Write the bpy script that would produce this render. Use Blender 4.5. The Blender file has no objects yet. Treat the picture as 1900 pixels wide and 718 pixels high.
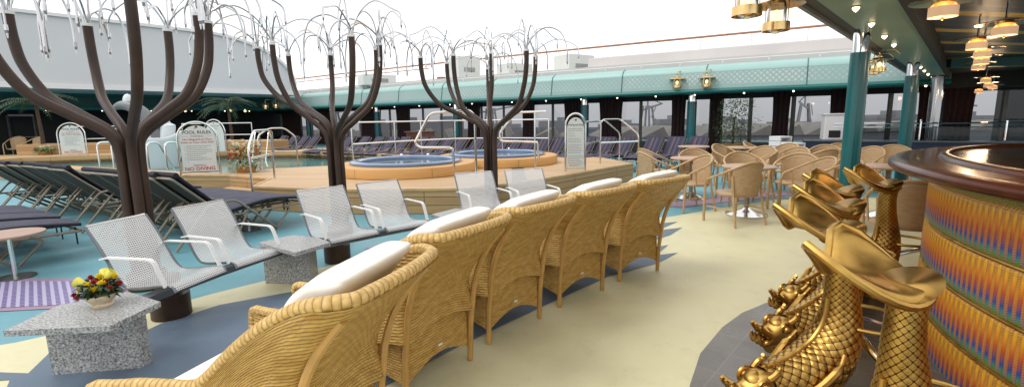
import bpy, math, random
from math import sin, cos, pi, radians, atan2, sqrt
from mathutils import Vector, Matrix, noise
from mathutils.geometry import tessellate_polygon
random.seed(7)
sc = bpy.context.scene
COL = sc.collection
ORD = ['first','second','third','fourth','fifth','sixth','seventh','eighth','ninth','tenth','eleventh','twelfth','thirteenth','fourteenth','fifteenth','sixteenth','seventeenth','eighteenth','nineteenth','twentieth','twenty-first','twenty-second','twenty-third','twenty-fourth','twenty-fifth','twenty-sixth','twenty-seventh','twenty-eighth']

# ---------------------------------------------------------------- camera model
F = 880.; CX = 950.; CY = 359.; H = 1.65
PITCH = math.atan(138/880.); ROLL = radians(0.85)
cr, sr, cp, sp = cos(ROLL), sin(ROLL), cos(PITCH), sin(PITCH)
def ray(u, v):
    x = (u-CX)/F; y = -(v-CY)/F
    xr = x*cr+y*sr; yr = -x*sr+y*cr
    return (xr, cp+yr*sp, -sp+yr*cp)
def G(u, v, z=0.):                     # surveyed point at height z
    d = ray(u, v); t = (z-H)/d[2]
    return Vector((d[0]*t, d[1]*t, z))
def D(u, v, Y):                        # surveyed point at forward distance Y
    d = ray(u, v); t = Y/d[1]
    return Vector((d[0]*t, Y, H+d[2]*t))

# ---------------------------------------------------------------- mesh builder
class MB:
    def __init__(s): s.v=[]; s.f=[]; s.m=[]; s.uv=[]
    def add(s, vs, fs, mi=0, uvs=None):
        o=len(s.v); s.v += [tuple(p) for p in vs]
        for k,f in enumerate(fs):
            s.f.append([o+i for i in f]); s.m.append(mi)
            s.uv.append([uvs[i] for i in f] if uvs else [(s.v[o+i][0]+s.v[o+i][1]*.37, s.v[o+i][2]+s.v[o+i][1]) for i in f])
        return s
    def box(s, c, d, rz=0, mi=0, M=None):
        x,y,z=d[0]/2,d[1]/2,d[2]/2
        vs=[]
        R=Matrix.Rotation(rz,3,'Z') if M is None else M
        for a in (-1,1):
            for b in (-1,1):
                for e in (-1,1):
                    vs.append(R@Vector((a*x,b*y,e*z))+Vector(c))
        return s.add(vs,[(0,1,3,2),(4,6,7,5),(0,4,5,1),(2,3,7,6),(0,2,6,4),(1,5,7,3)],mi)
    def bar(s, a, b, w, h, mi=0):      # straight bar of section w x h
        a=Vector(a);b=Vector(b); d=b-a; L=d.length; d.normalize()
        up=Vector((0,0,1)) if abs(d.z)<.95 else Vector((0,1,0))
        x=d.cross(up).normalized(); y=x.cross(d).normalized()
        M=Matrix((x,d,y)).transposed()
        return s.box((a+b)/2,(w,L,h),M=M,mi=mi)
    def tube(s, pts, r, n=8, mi=0, cap=True, closed=False, fn=None):
        pts=[Vector(p) for p in pts]; N=len(pts)
        rs=r if isinstance(r,(list,tuple)) else [r]*N
        vs=[];fs=[];uv=[]
        t0=(pts[1]-pts[0]).normalized()
        nrm=t0.orthogonal().normalized(); L=0
        for i in range(N):
            if closed: t=(pts[(i+1)%N]-pts[i-1]).normalized()
            elif i==0: t=t0
            elif i==N-1: t=(pts[-1]-pts[-2]).normalized()
            else: t=((pts[i+1]-pts[i]).normalized()+(pts[i]-pts[i-1]).normalized()).normalized()
            nrm=(nrm-t*nrm.dot(t)).normalized(); bn=t.cross(nrm)
            if i: L+=(pts[i]-pts[i-1]).length
            for k in range(n):
                a=2*pi*k/n
                rr=rs[i]*(fn(i/max(N-1,1),k/n) if fn else 1)
                vs.append(pts[i]+(nrm*cos(a)+bn*sin(a))*rr); uv.append((a*rs[i],L))
        R=N if closed else N-1
        for i in range(R):
            for k in range(n):
                fs.append((i*n+k,i*n+(k+1)%n,((i+1)%N)*n+(k+1)%n,((i+1)%N)*n+k))
        if cap and not closed:
            fs.append(tuple(range(n-1,-1,-1))); fs.append(tuple((N-1)*n+k for k in range(n)))
        return s.add(vs,fs,mi,uv)
    def lathe(s, prof, n=24, c=(0,0,0), mi=0, a0=0, a1=2*pi):
        c=Vector(c); vs=[];fs=[];uv=[]; full=abs(a1-a0-2*pi)<1e-6; m=n if full else n+1
        for i,(r,z) in enumerate(prof):
            for k in range(m):
                a=a0+(a1-a0)*k/n
                vs.append(c+Vector((r*cos(a),r*sin(a),z))); uv.append((a*max(r,.05),z))
        P=len(prof)
        for i in range(P-1):
            for k in range(n):
                k2=(k+1)%m if full else k+1
                fs.append((i*m+k,i*m+k2,(i+1)*m+k2,(i+1)*m+k))
        return s.add(vs,fs,mi,uv)
    def cyl(s, c, r, h, n=20, mi=0, r2=None):
        r2=r if r2 is None else r2
        return s.lathe([(0.0001,0),(r,0),(r2,h),(0.0001,h)],n,c,mi)
    def sph(s, c, r, n=12, mi=0, sc=(1,1,1)):
        c=Vector(c); vs=[];fs=[]
        m=n//2
        for i in range(m+1):
            for k in range(n):
                th=pi*i/m; a=2*pi*k/n
                vs.append(c+Vector((r*sc[0]*sin(th)*cos(a),r*sc[1]*sin(th)*sin(a),r*sc[2]*cos(th))))
        for i in range(m):
            for k in range(n): fs.append((i*n+k,(i+1)*n+k,(i+1)*n+(k+1)%n,i*n+(k+1)%n))
        return s.add(vs,fs,mi)
    def grid(s, fn, nu, nv, mi=0, uvf=None, wrap=False):
        nu=max(nu,1)
        vs=[];uv=[];fs=[]
        for j in range(nv+1):
            for i in range(nu+1):
                vs.append(fn(i/nu,j/nv)); uv.append(uvf(i/nu,j/nv) if uvf else (i/nu,j/nv))
        for j in range(nv):
            for i in range(nu):
                a=j*(nu+1)+i; fs.append((a,a+1,a+nu+2,a+nu+1))
        return s.add(vs,fs,mi,uv)
    def prism(s, poly, z0, z1, mi=0, holes=None, side=True, bottom=False, smi=None):
        loops=[[Vector((p[0],p[1],0)) for p in poly]]+[[Vector((p[0],p[1],0)) for p in h] for h in (holes or [])]
        flat=[p for l in loops for p in l]
        tris=tessellate_polygon(loops)
        top=[(p.x,p.y,z1) for p in flat]
        def up(t):
            a,b,c=[flat[i] for i in t]
            return t if (b-a).cross(c-a).z>0 else (t[0],t[2],t[1])
        s.add(top,[up(t) for t in tris],mi,[(p.x,p.y) for p in flat])
        if bottom: s.add([(p.x,p.y,z0) for p in flat],[up(t)[::-1] for t in tris],mi,[(p.x,p.y) for p in flat])
        if side:
            smi=mi if smi is None else smi
            for l in loops:
                L=0
                for i in range(len(l)):
                    a=l[i];b=l[(i+1)%len(l)]; d=(b-a).length
                    s.add([(a.x,a.y,z0),(b.x,b.y,z0),(b.x,b.y,z1),(a.x,a.y,z1)],[(0,1,2,3)],smi,[(L,z0),(L+d,z0),(L+d,z1),(L,z1)])
                    L+=d
        return s
    def build(s, name, mats, parent=None, smooth=40, bevel=0, sub=0, solid=0, label=None, loc=None, kind=None):
        me=bpy.data.meshes.new(name); me.from_pydata(s.v,[],s.f)
        if not isinstance(mats,(list,tuple)): mats=[mats]
        for m in mats: me.materials.append(m)
        for p,mi in zip(me.polygons,s.m): p.material_index=mi
        ul=me.uv_layers.new(name='UVMap')
        i=0
        dat=[]
        for u in s.uv:
            for q in u: dat += [q[0],q[1]]
        ul.data.foreach_set('uv',dat)
        me.update()
        if smooth:
            me.shade_smooth()
            if smooth<180: me.set_sharp_from_angle(angle=radians(smooth))
        o=bpy.data.objects.new(name,me); COL.objects.link(o)
        if parent: o.parent=parent
        if loc: o.location=loc
        if solid:
            q=o.modifiers.new('t','SOLIDIFY'); q.thickness=solid; q.offset=0
        if bevel:
            q=o.modifiers.new('b','BEVEL'); q.width=bevel; q.segments=2; q.limit_method='ANGLE'
        if sub:
            q=o.modifiers.new('s','SUBSURF'); q.levels=sub; q.render_levels=sub
        if label: o['label']=label
        if kind: o['kind']=kind
        return o
def spl(pts, n=6, closed=False):
    P=[Vector(p) for p in pts]; N=len(P); out=[]
    rng=range(N) if closed else range(N-1)
    for i in rng:
        if closed: a,b,c,d=P[i-1],P[i],P[(i+1)%N],P[(i+2)%N]
        else: a,b,c,d=P[max(i-1,0)],P[i],P[i+1],P[min(i+2,N-1)]
        for k in range(n):
            t=k/n
            out.append(.5*((2*b)+(c-a)*t+(2*a-5*b+4*c-d)*t*t+(3*b-a-3*c+d)*t*t*t))
    if not closed: out.append(P[-1])
    return out
def fillet(pts, r=.08, n=4):
    P=[Vector(p) for p in pts]; out=[P[0]]
    for i in range(1,len(P)-1):
        a=P[i-1]-P[i]; b=P[i+1]-P[i]; q=min(r,a.length*.45,b.length*.45)
        s=P[i]+a.normalized()*q; e=P[i]+b.normalized()*q
        for k in range(n+1):
            t=k/n; out.append(s*(1-t)**2+P[i]*2*t*(1-t)+e*t*t)
    out.append(P[-1]); return out
def thing(name, label, cat, loc=(0,0,0), rz=0, group=None):
    o=bpy.data.objects.new(name,None); COL.objects.link(o); o.empty_display_size=.1
    o.location=loc; o.rotation_euler=(0,0,rz); o['label']=label; o['category']=cat
    if group: o['group']=group
    return o
def tag(o, label, cat, group=None):
    o['label']=label; o['category']=cat
    if group: o['group']=group
    return o
def dup(root, loc, rz=0, label=None, scale=None):
    def cp_(o,par):
        c=o.copy(); COL.objects.link(c)
        if par: c.parent=par
        for ch in kids.get(o.name,[]): cp_(ch,c)
        return c
    kids={}
    def walk(o):
        kids[o.name]=list(o.children)
        for ch in o.children: walk(ch)
    walk(root)
    r=cp_(root,None); r.location=loc; r.rotation_euler=(0,0,rz)
    if label: r['label']=label
    if scale: r.scale=scale if isinstance(scale,tuple) else (scale,)*3
    return r
def placer(proto):
    used=[False]
    def f(loc,rz,label,scale=None):
        if not used[0]:
            used[0]=True; proto.location=loc; proto.rotation_euler=(0,0,rz); proto['label']=label
            if scale: proto.scale=scale if isinstance(scale,tuple) else (scale,)*3
            return proto
        return dup(proto,loc,rz,label,scale)
    return f

# ---------------------------------------------------------------- materials
def newmat(name):
    m=bpy.data.materials.new(name); m.use_nodes=True
    nt=m.node_tree; return m,nt,nt.nodes,nt.links,nt.nodes['Principled BSDF']
def N_(nt,t,**k):
    n=nt.nodes.new(t)
    for a,b in k.items(): setattr(n,a,b)
    return n
def math_(nt,op,a,b=None,c=None):
    n=nt.nodes.new('ShaderNodeMath'); n.operation=op
    for i,x in enumerate((a,b,c)):
        if x is None: continue
        if isinstance(x,(int,float)): n.inputs[i].default_value=x
        else: nt.links.new(x,n.inputs[i])
    return n.outputs[0]
def ramp(nt,fac,stops,interp='LINEAR'):
    n=nt.nodes.new('ShaderNodeValToRGB'); n.color_ramp.interpolation=interp
    e=n.color_ramp.elements
    while len(e)<len(stops): e.new(.5)
    for i,(p,c) in enumerate(stops):
        e[i].position=p; e[i].color=(*c,1)
    nt.links.new(fac,n.inputs[0]); return n.outputs[0]
def mixc(nt,f,a,b):
    n=nt.nodes.new('ShaderNodeMix'); n.data_type='RGBA'
    for s,x in ((0,f),(6,a),(7,b)):
        if isinstance(x,(int,float)): n.inputs[s].default_value=x
        elif isinstance(x,tuple): n.inputs[s].default_value=(*x,1)
        else: nt.links.new(x,n.inputs[s])
    return n.outputs[2]
def bump(nt,h,strength,dist,bsdf,prev=None):
    b=nt.nodes.new('ShaderNodeBump'); b.inputs['Strength'].default_value=strength; b.inputs['Distance'].default_value=dist
    nt.links.new(h,b.inputs['Height'])
    if prev: nt.links.new(prev,b.inputs['Normal'])
    if bsdf: nt.links.new(b.outputs[0],bsdf.inputs['Normal'])
    return b.outputs[0]
def mat(name, c, rough=.5, metal=0, var=.12, scale=4, bmp=0, bscale=60, coat=0, emit=None, es=0, rvar=0):
    m,nt,n,l,b=newmat(name)
    b.inputs['Roughness'].default_value=rough; b.inputs['Metallic'].default_value=metal
    b.inputs['Coat Weight'].default_value=coat
    tc=N_(nt,'ShaderNodeTexCoord')
    nz=N_(nt,'ShaderNodeTexNoise'); nz.inputs['Scale'].default_value=scale; nz.inputs['Detail'].default_value=6
    l.new(tc.outputs['Object'],nz.inputs['Vector'])
    lo=tuple(x*(1-var) for x in c); hi=tuple(min(1,x*(1+var)) for x in c)
    l.new(ramp(nt,nz.outputs[0],[(.3,lo),(.7,hi)]),b.inputs['Base Color'])
    if rvar: l.new(math_(nt,'ADD',math_(nt,'MULTIPLY',nz.outputs[0],rvar),rough-rvar/2),b.inputs['Roughness'])
    if bmp:
        n2=N_(nt,'ShaderNodeTexNoise'); n2.inputs['Scale'].default_value=bscale; n2.inputs['Detail'].default_value=4
        l.new(tc.outputs['Object'],n2.inputs['Vector']); bump(nt,n2.outputs[0],bmp,.01,b)
    if emit: b.inputs['Emission Color'].default_value=(*emit,1); b.inputs['Emission Strength'].default_value=es
    return m
def glassmat(name, tint, rough=.02, mixf=.25):
    m,nt,n,l,b=newmat(name); n.remove(b)
    t=N_(nt,'ShaderNodeBsdfTransparent'); t.inputs[0].default_value=(*tint,1)
    g=N_(nt,'ShaderNodeBsdfGlossy'); g.inputs['Roughness'].default_value=rough
    fr=N_(nt,'ShaderNodeFresnel'); fr.inputs[0].default_value=1.45
    mx=N_(nt,'ShaderNodeMixShader'); l.new(fr.outputs[0],mx.inputs[0]); l.new(t.outputs[0],mx.inputs[1]); l.new(g.outputs[0],mx.inputs[2])
    l.new(mx.outputs[0],n['Material Output'].inputs[0]); return m
def uvxy(nt):
    u=N_(nt,'ShaderNodeUVMap'); s=N_(nt,'ShaderNodeSeparateXYZ'); nt.links.new(u.outputs[0],s.inputs[0]); return u,s.outputs[0],s.outputs[1]

def wicker_mat(name, lo, hi, pu, pv, contrast=.8, bs=.9):
    m,nt,n,l,b=newmat(name)
    uvn,u,v=uvxy(nt)
    row=math_(nt,'FLOOR',math_(nt,'DIVIDE',v,pv))
    par=math_(nt,'MULTIPLY',math_(nt,'MODULO',math_(nt,'ABSOLUTE',row),2.),.5)
    uu=math_(nt,'ADD',math_(nt,'DIVIDE',u,pu),par)
    cu=math_(nt,'ADD',math_(nt,'MULTIPLY',math_(nt,'COSINE',math_(nt,'MULTIPLY',uu,2*pi)),.5),.5)
    sv=math_(nt,'ABSOLUTE',math_(nt,'SINE',math_(nt,'MULTIPLY',v,pi/pv)))
    h=math_(nt,'MULTIPLY',math_(nt,'POWER',sv,.6),math_(nt,'ADD',math_(nt,'MULTIPLY',cu,.6),.4))
    nz=N_(nt,'ShaderNodeTexNoise'); nz.inputs['Scale'].default_value=1; nz.inputs['Detail'].default_value=3
    mp=N_(nt,'ShaderNodeMapping'); mp.inputs['Scale'].default_value=(14,30,1); l.new(uvn.outputs[0],mp.inputs[0]); l.new(mp.outputs[0],nz.inputs['Vector'])
    strip=ramp(nt,nz.outputs[0],[(.3,lo),(.7,hi)])
    nb=N_(nt,'ShaderNodeTexNoise'); nb.inputs['Scale'].default_value=2.2; tc=N_(nt,'ShaderNodeTexCoord'); l.new(tc.outputs['Object'],nb.inputs['Vector'])
    strip=mixc(nt,math_(nt,'MULTIPLY',nb.outputs[0],.35),strip,tuple(x*.7 for x in lo))
    gap=tuple(x*.22 for x in lo)
    f=ramp(nt,h,[(.05,(1-contrast,)*3),(.45,(1,1,1))])
    l.new(mixc(nt,f,gap,strip),b.inputs['Base Color'])
    b.inputs['Roughness'].default_value=.42
    b.inputs['Specular IOR Level'].default_value=.4
    bump(nt,h,bs,.006,b); return m
M={}
M['wicker']=wicker_mat('woven_honey_cane',(.44,.24,.05),(.70,.46,.14),.034,.0165,.8,.9)
M['wicker_rim']=wicker_mat('braided_cane',(.56,.34,.10),(.78,.53,.20),.05,.026,.6,1)
M['cane']=mat('bent_cane',(.47,.27,.075),.32,0,.15,9,coat=.2)
M['pale_wicker']=wicker_mat('pale_woven_cane',(.46,.30,.155),(.60,.41,.23),.014,.008,.55,.5)
M['pale_cane']=mat('pale_cane',(.46,.30,.14),.4,0,.15,9)
M['cushion']=mat('cream_cushion_cloth',(.80,.76,.68),.85,0,.05,3,.25,30)
M['bcloth']=mat('white_wrapped_cloth',(.80,.765,.68),.75,0,.05,3,.7,7)
M['navy']=mat('navy_cushion',(.012,.013,.024),.8,0,.2,6,.2,80)
M['steel']=mat('polished_steel',(.72,.71,.69),.16,1,.04,5)
M['bulwark']=mat('warm_white_bulwark',(.50,.475,.46),.5,0,.06,.7,.03,3)
M['spray']=mat('spray_steel',(.56,.56,.57),.2,1,.04,5)
M['chrome']=mat('chrome',(.85,.85,.86),.06,1,.03,5)
M['whiteframe']=mat('white_metal',(.72,.72,.70),.35,0,.05,4)
M['brown']=mat('brown_painted_steel',(.044,.025,.017),.42,0,.3,3,.08,30,rvar=.15)
M['brown'].node_tree.nodes['Principled BSDF'].inputs['Specular IOR Level'].default_value=.28
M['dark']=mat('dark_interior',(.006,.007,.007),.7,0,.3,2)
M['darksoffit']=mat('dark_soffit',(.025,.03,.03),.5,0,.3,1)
M['teal_paint']=mat('teal_paint',(.004,.105,.115),.28,0,.08,2,coat=.15)
M['teal_light']=mat('pale_teal_paint',(.30,.47,.44),.38,0,.04,1)
M['teal_lip']=mat('dark_teal_lip',(.006,.12,.105),.35,0,.08,1)
M['white']=mat('white_ship_paint',(.70,.68,.67),.45,0,.04,.6,.02,3)
M['domew']=mat('grey_white_dome_panel',(.56,.565,.575),.5,0,.05,.25)
M['beige_metal']=mat('beige_tube',(.24,.20,.145),.35,.3,.12,6)
M['teak_trim']=mat('teak_rail',(.33,.155,.075),.45,0,.25,8)
M['brass']=mat('brass',(.72,.50,.22),.2,1,.12,12)
M['black']=mat('black_rubber',(.012,.012,.013),.5,0,.2,5)
M['signw']=mat('sign_board_white',(.62,.64,.60),.4,0,.03,2)
M['ink_dark']=mat('dark_ink',(.05,.055,.05),.6,0,.1,5)
M['ink_red']=mat('red_ink',(.42,.045,.03),.6,0,.1,5)
M['ink_grey']=mat('grey_ink',(.20,.20,.19),.6,0,.1,5)
M['leaf']=mat('dark_leaf',(.028,.065,.022),.5,0,.4,9)
M['leaf2']=mat('green_leaf',(.07,.13,.03),.5,0,.4,9)
M['yellow']=mat('yellow_petal',(.78,.60,.02),.6,0,.15,20)
M['lily']=mat('calla_yellow',(.72,.66,.10),.5,0,.1,20)
M['redp']=mat('red_petal',(.36,.02,.012),.6,0,.3,20)
M['orangep']=mat('orange_petal',(.62,.14,.03),.6,0,.3,20)
M['whitep']=mat('white_petal',(.72,.72,.55),.6,0,.1,20)
M['pot']=mat('cream_ceramic',(.56,.47,.33),.35,0,.25,25,.2,30)
M['terracotta']=mat('ochre_pot',(.40,.17,.04),.5,0,.2,6)
M['navywall']=mat('navy_panel',(.012,.022,.06),.35,0,.1,2)
M['softgreen']=mat('pale_green_soffit',(.20,.30,.21),.42,0,.05,1)
M['darkwood']=mat('dark_mahogany',(.07,.018,.008),.24,0,.45,6,coat=.08)
M['darkwood'].node_tree.nodes['Principled BSDF'].inputs['Specular IOR Level'].default_value=.14
M['curtain']=mat('dark_red_curtain',(.028,.008,.008),.85,0,.4,14)
M['sling']=mat('olive_sling_fabric',(.035,.03,.022),.8,0,.15,20)
M['roofgrey']=mat('grey_roof_sheet',(.40,.38,.34),.7,0,.15,.3)
M['haze_blue']=mat('haze_tinted_grey',(.36,.37,.39),.9,0,.1,.05)  # harbour haze put into the colour of the far buildings and cranes
M['bulb']=mat('glass_bulb',(.8,.8,.8),.1,0,.02,3)
M['lamp_on']=mat('lit_lamp',(.9,.6,.3),.5,0,0,1,emit=(1,.62,.28),es=3.2)
M['lamp_out']=mat('lit_lantern_bulb',(.9,.7,.4),.5,0,0,1,emit=(1,.72,.36),es=1.8)
M['dot']=mat('lit_downlight',(.9,.8,.7),.5,0,0,1,emit=(1,.80,.50),es=4)
M['frost']=glassmat('lantern_glass',(.93,.90,.80),.15)
M['dolphin']=mat('grey_stone',(.15,.16,.17),.4,0,.2,3)
M['statue']=mat('white_fibreglass',(.62,.66,.68),.35,0,.03,1)
M['tile_dark']=mat('black_pool_tile',(.006,.012,.018),.12,0,.3,10)
M['blue_rim']=mat('blue_acrylic_rim',(.13,.20,.33),.2,0,.08,3,coat=.4)
M['darksteel']=mat('dark_grey_steel',(.16,.17,.18),.3,.8,.15,5)
M['tabletop']=wicker_mat('table_weave',(.42,.26,.17),(.58,.40,.28),.014,.012,.4,.3)
M['lantern_cream']=mat('lantern_band_lit',(.9,.6,.38),.4,0,.05,4,emit=(1,.60,.34),es=.26)

def granite():
    m,nt,n,l,b=newmat('speckled_granite'); tc=N_(nt,'ShaderNodeTexCoord')
    a=N_(nt,'ShaderNodeTexNoise'); a.inputs['Scale'].default_value=75; a.inputs['Detail'].default_value=3; a.inputs['Roughness'].default_value=.7; l.new(tc.outputs['Object'],a.inputs['Vector'])
    c=ramp(nt,a.outputs[0],[(.30,(.035,.035,.033)),(.41,(.17,.17,.165)),(.51,(.33,.335,.325)),(.66,(.56,.56,.55))])
    l.new(c,b.inputs['Base Color']); b.inputs['Roughness'].default_value=.35; bump(nt,a.outputs[0],.12,.004,b); return m
M['granite']=granite()
def planks(name,c1,c2,w,along_u=True,gap=.05,seam=2.4):
    m,nt,n,l,b=newmat(name); uvn,u,v=uvxy(nt)
    if not along_u: u,v=v,u
    k=math_(nt,'DIVIDE',v,w); row=math_(nt,'FLOOR',k); fr=math_(nt,'FRACT',k)
    cmb=N_(nt,'ShaderNodeCombineXYZ'); l.new(math_(nt,'MULTIPLY',u,.9),cmb.inputs[0]); l.new(math_(nt,'MULTIPLY',row,7.31),cmb.inputs[1]); l.new(math_(nt,'MULTIPLY',v,14),cmb.inputs[2])
    z=N_(nt,'ShaderNodeTexNoise'); z.inputs['Scale'].default_value=1.6; z.inputs['Detail'].default_value=5; l.new(cmb.outputs[0],z.inputs['Vector'])
    w1=N_(nt,'ShaderNodeTexWhiteNoise'); w1.noise_dimensions='1D'; l.new(row,w1.inputs['W'])
    f=math_(nt,'ADD',math_(nt,'MULTIPLY',z.outputs[0],.7),math_(nt,'MULTIPLY',w1.outputs[0],.35))
    c=ramp(nt,f,[(.25,c1),(.75,c2)])
    g1=math_(nt,'GREATER_THAN',fr,gap)
    us=math_(nt,'FRACT',math_(nt,'ADD',math_(nt,'DIVIDE',u,seam),math_(nt,'MULTIPLY',w1.outputs[0],.0)))
    g=math_(nt,'MULTIPLY',g1,math_(nt,'GREATER_THAN',us,.006))
    l.new(mixc(nt,g,tuple(x*.28 for x in c1),c),b.inputs['Base Color']); b.inputs['Roughness'].default_value=.5
    bump(nt,g,.5,.004,b); return m
M['wood_top']=planks('teak_deck_boards',(.43,.27,.13),(.60,.40,.21),.09,True,.04,50)
M['wood_side']=planks('teak_side_boards',(.36,.215,.085),(.52,.335,.155),.15,True,.07,1.9)
M['wood_curb']=planks('orange_teak_curb',(.50,.255,.07),(.64,.36,.12),.4,True,.01,1.7)

def floor_mat(name,c,var=.10):
    m,nt,n,l,b=newmat(name); tc=N_(nt,'ShaderNodeTexCoord')
    a=N_(nt,'ShaderNodeTexNoise'); a.inputs['Scale'].default_value=1.3; a.inputs['Detail'].default_value=8; a.inputs['Roughness'].default_value=.65; l.new(tc.outputs['Object'],a.inputs['Vector'])
    g=N_(nt,'ShaderNodeTexNoise'); g.inputs['Scale'].default_value=220; g.inputs['Detail'].default_value=2; l.new(tc.outputs['Object'],g.inputs['Vector'])
    f=math_(nt,'ADD',math_(nt,'MULTIPLY',a.outputs[0],.65),math_(nt,'MULTIPLY',g.outputs[0],.35))
    s=N_(nt,'ShaderNodeTexNoise'); s.inputs['Scale'].default_value=4.5; s.inputs['Detail'].default_value=10; s.inputs['Roughness'].default_value=.75; l.new(tc.outputs['Object'],s.inputs['Vector'])
    col=ramp(nt,f,[(.35,tuple(x*(1-var) for x in c)),(.65,tuple(min(1,x*(1+var)) for x in c))])
    st=ramp(nt,s.outputs[0],[(.54,(1,1,1)),(.62,(.94,.94,.935)),(.75,(.84,.835,.82))])
    mm=N_(nt,'ShaderNodeMix',data_type='RGBA',blend_type='MULTIPLY'); mm.inputs[0].default_value=1; l.new(col,mm.inputs[6]); l.new(st,mm.inputs[7])
    mq=N_(nt,'ShaderNodeTexNoise'); mq.inputs['Scale'].default_value=14; mq.inputs['Detail'].default_value=12; mq.inputs['Roughness'].default_value=.8; l.new(tc.outputs['Object'],mq.inputs['Vector'])
    sc_=ramp(nt,mq.outputs[0],[(.62,(1,1,1)),(.70,(.82,.81,.79))])
    m5=N_(nt,'ShaderNodeMix',data_type='RGBA',blend_type='MULTIPLY'); m5.inputs[0].default_value=1; l.new(mm.outputs[2],m5.inputs[6]); l.new(sc_,m5.inputs[7])
    l.new(m5.outputs[2],b.inputs['Base Color']); l.new(ramp(nt,a.outputs[0],[(.35,(.38,)*3),(.65,(.68,)*3)]),b.inputs['Roughness'])
    bump(nt,g.outputs[0],.25,.003,b); return m
M['f_teal']=floor_mat('turquoise_deck_coating',(.135,.33,.385))
M['f_cream']=floor_mat('cream_deck_coating',(.64,.60,.375))
M['f_blue']=floor_mat('slate_blue_deck_coating',(.11,.155,.21),.16)
M['f_pink']=floor_mat('mauve_deck_coating',(.33,.22,.30))
def mosaic():
    m,nt,n,l,b=newmat('violet_mosaic_inlay'); uvn,u,v=uvxy(nt)
    a=math_(nt,'FRACT',math_(nt,'DIVIDE',math_(nt,'ADD',u,v),.085)); c=math_(nt,'FRACT',math_(nt,'DIVIDE',math_(nt,'SUBTRACT',math_(nt,'MULTIPLY',u,.35),v),.05))
    g=math_(nt,'MULTIPLY',math_(nt,'GREATER_THAN',a,.45),math_(nt,'GREATER_THAN',c,.25))
    l.new(mixc(nt,g,(.42,.40,.55),(.10,.06,.22)),b.inputs['Base Color']); b.inputs['Roughness'].default_value=.4; return m
M['mosaic']=mosaic()
def tile_grey():
    m,nt,n,l,b=newmat('grey_stone_tile'); tc=N_(nt,'ShaderNodeTexCoord')
    br=N_(nt,'ShaderNodeTexBrick'); br.offset=0; br.inputs['Scale'].default_value=1; br.inputs['Brick Width'].default_value=.3; br.inputs['Row Height'].default_value=.3; br.inputs['Mortar Size'].default_value=.003
    br.inputs['Color1'].default_value=(.10,.088,.072,1); br.inputs['Color2'].default_value=(.125,.11,.09,1); br.inputs['Mortar'].default_value=(.2,.19,.17,1)
    mp=N_(nt,'ShaderNodeMapping'); mp.inputs['Rotation'].default_value=(0,0,.72); l.new(tc.outputs['Object'],mp.inputs[0]); l.new(mp.outputs[0],br.inputs['Vector'])
    a=N_(nt,'ShaderNodeTexNoise'); a.inputs['Scale'].default_value=3; a.inputs['Detail'].default_value=8; l.new(tc.outputs['Object'],a.inputs['Vector'])
    l.new(mixc(nt,math_(nt,'MULTIPLY',a.outputs[0],.4),br.outputs[0],(.16,.145,.12)),b.inputs['Base Color'])
    l.new(ramp(nt,a.outputs[0],[(.3,(.16,)*3),(.7,(.38,)*3)]),b.inputs['Roughness']); return m
M['tile']=tile_grey()
def perforated():
    m,nt,n,l,b=newmat('perforated_steel_sheet'); uvn,u,v=uvxy(nt)
    b.inputs['Base Color'].default_value=(.60,.60,.59,1); b.inputs['Metallic'].default_value=.35; b.inputs['Roughness'].default_value=.32
    fu=math_(nt,'ABSOLUTE',math_(nt,'SUBTRACT',math_(nt,'FRACT',math_(nt,'DIVIDE',u,.0185)),.5))
    fv=math_(nt,'ABSOLUTE',math_(nt,'SUBTRACT',math_(nt,'FRACT',math_(nt,'DIVIDE',v,.0185)),.5))
    hole=math_(nt,'MULTIPLY',math_(nt,'LESS_THAN',fu,.27),math_(nt,'LESS_THAN',fv,.24))
    t=N_(nt,'ShaderNodeBsdfTransparent'); mx=N_(nt,'ShaderNodeMixShader')
    l.new(hole,mx.inputs[0]); l.new(b.outputs[0],mx.inputs[1]); l.new(t.outputs[0],mx.inputs[2]); l.new(mx.outputs[0],n['Material Output'].inputs[0]); return m
M['perf']=perforated()
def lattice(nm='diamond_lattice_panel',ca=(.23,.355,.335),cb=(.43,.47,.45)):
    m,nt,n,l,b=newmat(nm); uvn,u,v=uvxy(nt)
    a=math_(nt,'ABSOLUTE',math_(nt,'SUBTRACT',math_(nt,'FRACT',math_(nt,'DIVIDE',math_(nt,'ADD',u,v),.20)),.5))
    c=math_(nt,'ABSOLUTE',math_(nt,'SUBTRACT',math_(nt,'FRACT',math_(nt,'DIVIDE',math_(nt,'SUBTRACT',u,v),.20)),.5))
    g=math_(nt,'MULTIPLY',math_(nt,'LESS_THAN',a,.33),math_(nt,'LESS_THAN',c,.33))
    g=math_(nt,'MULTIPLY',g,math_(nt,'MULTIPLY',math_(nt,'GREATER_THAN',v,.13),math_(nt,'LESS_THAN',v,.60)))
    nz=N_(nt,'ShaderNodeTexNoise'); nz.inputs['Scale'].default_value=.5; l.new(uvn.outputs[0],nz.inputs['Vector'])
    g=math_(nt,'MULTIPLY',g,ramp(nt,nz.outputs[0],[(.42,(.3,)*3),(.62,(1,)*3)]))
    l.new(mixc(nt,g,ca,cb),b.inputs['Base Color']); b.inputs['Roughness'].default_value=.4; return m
M['lattice']=lattice(); M['lattice_shade']=lattice('lattice_painted_shade',(.006,.05,.048),(.03,.08,.075))  # second copy has the shade under the sliding roof painted into its colours
def water(name,c):
    m,nt,n,l,b=newmat(name); tc=N_(nt,'ShaderNodeTexCoord')
    b.inputs['Base Color'].default_value=(*c,1); b.inputs['Roughness'].default_value=.05; b.inputs['Specular IOR Level'].default_value=.5
    a=N_(nt,'ShaderNodeTexNoise'); a.inputs['Scale'].default_value=2.5; a.inputs['Detail'].default_value=4; l.new(tc.outputs['Object'],a.inputs['Vector'])
    bump(nt,a.outputs[0],.25,.05,b); return m
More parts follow.
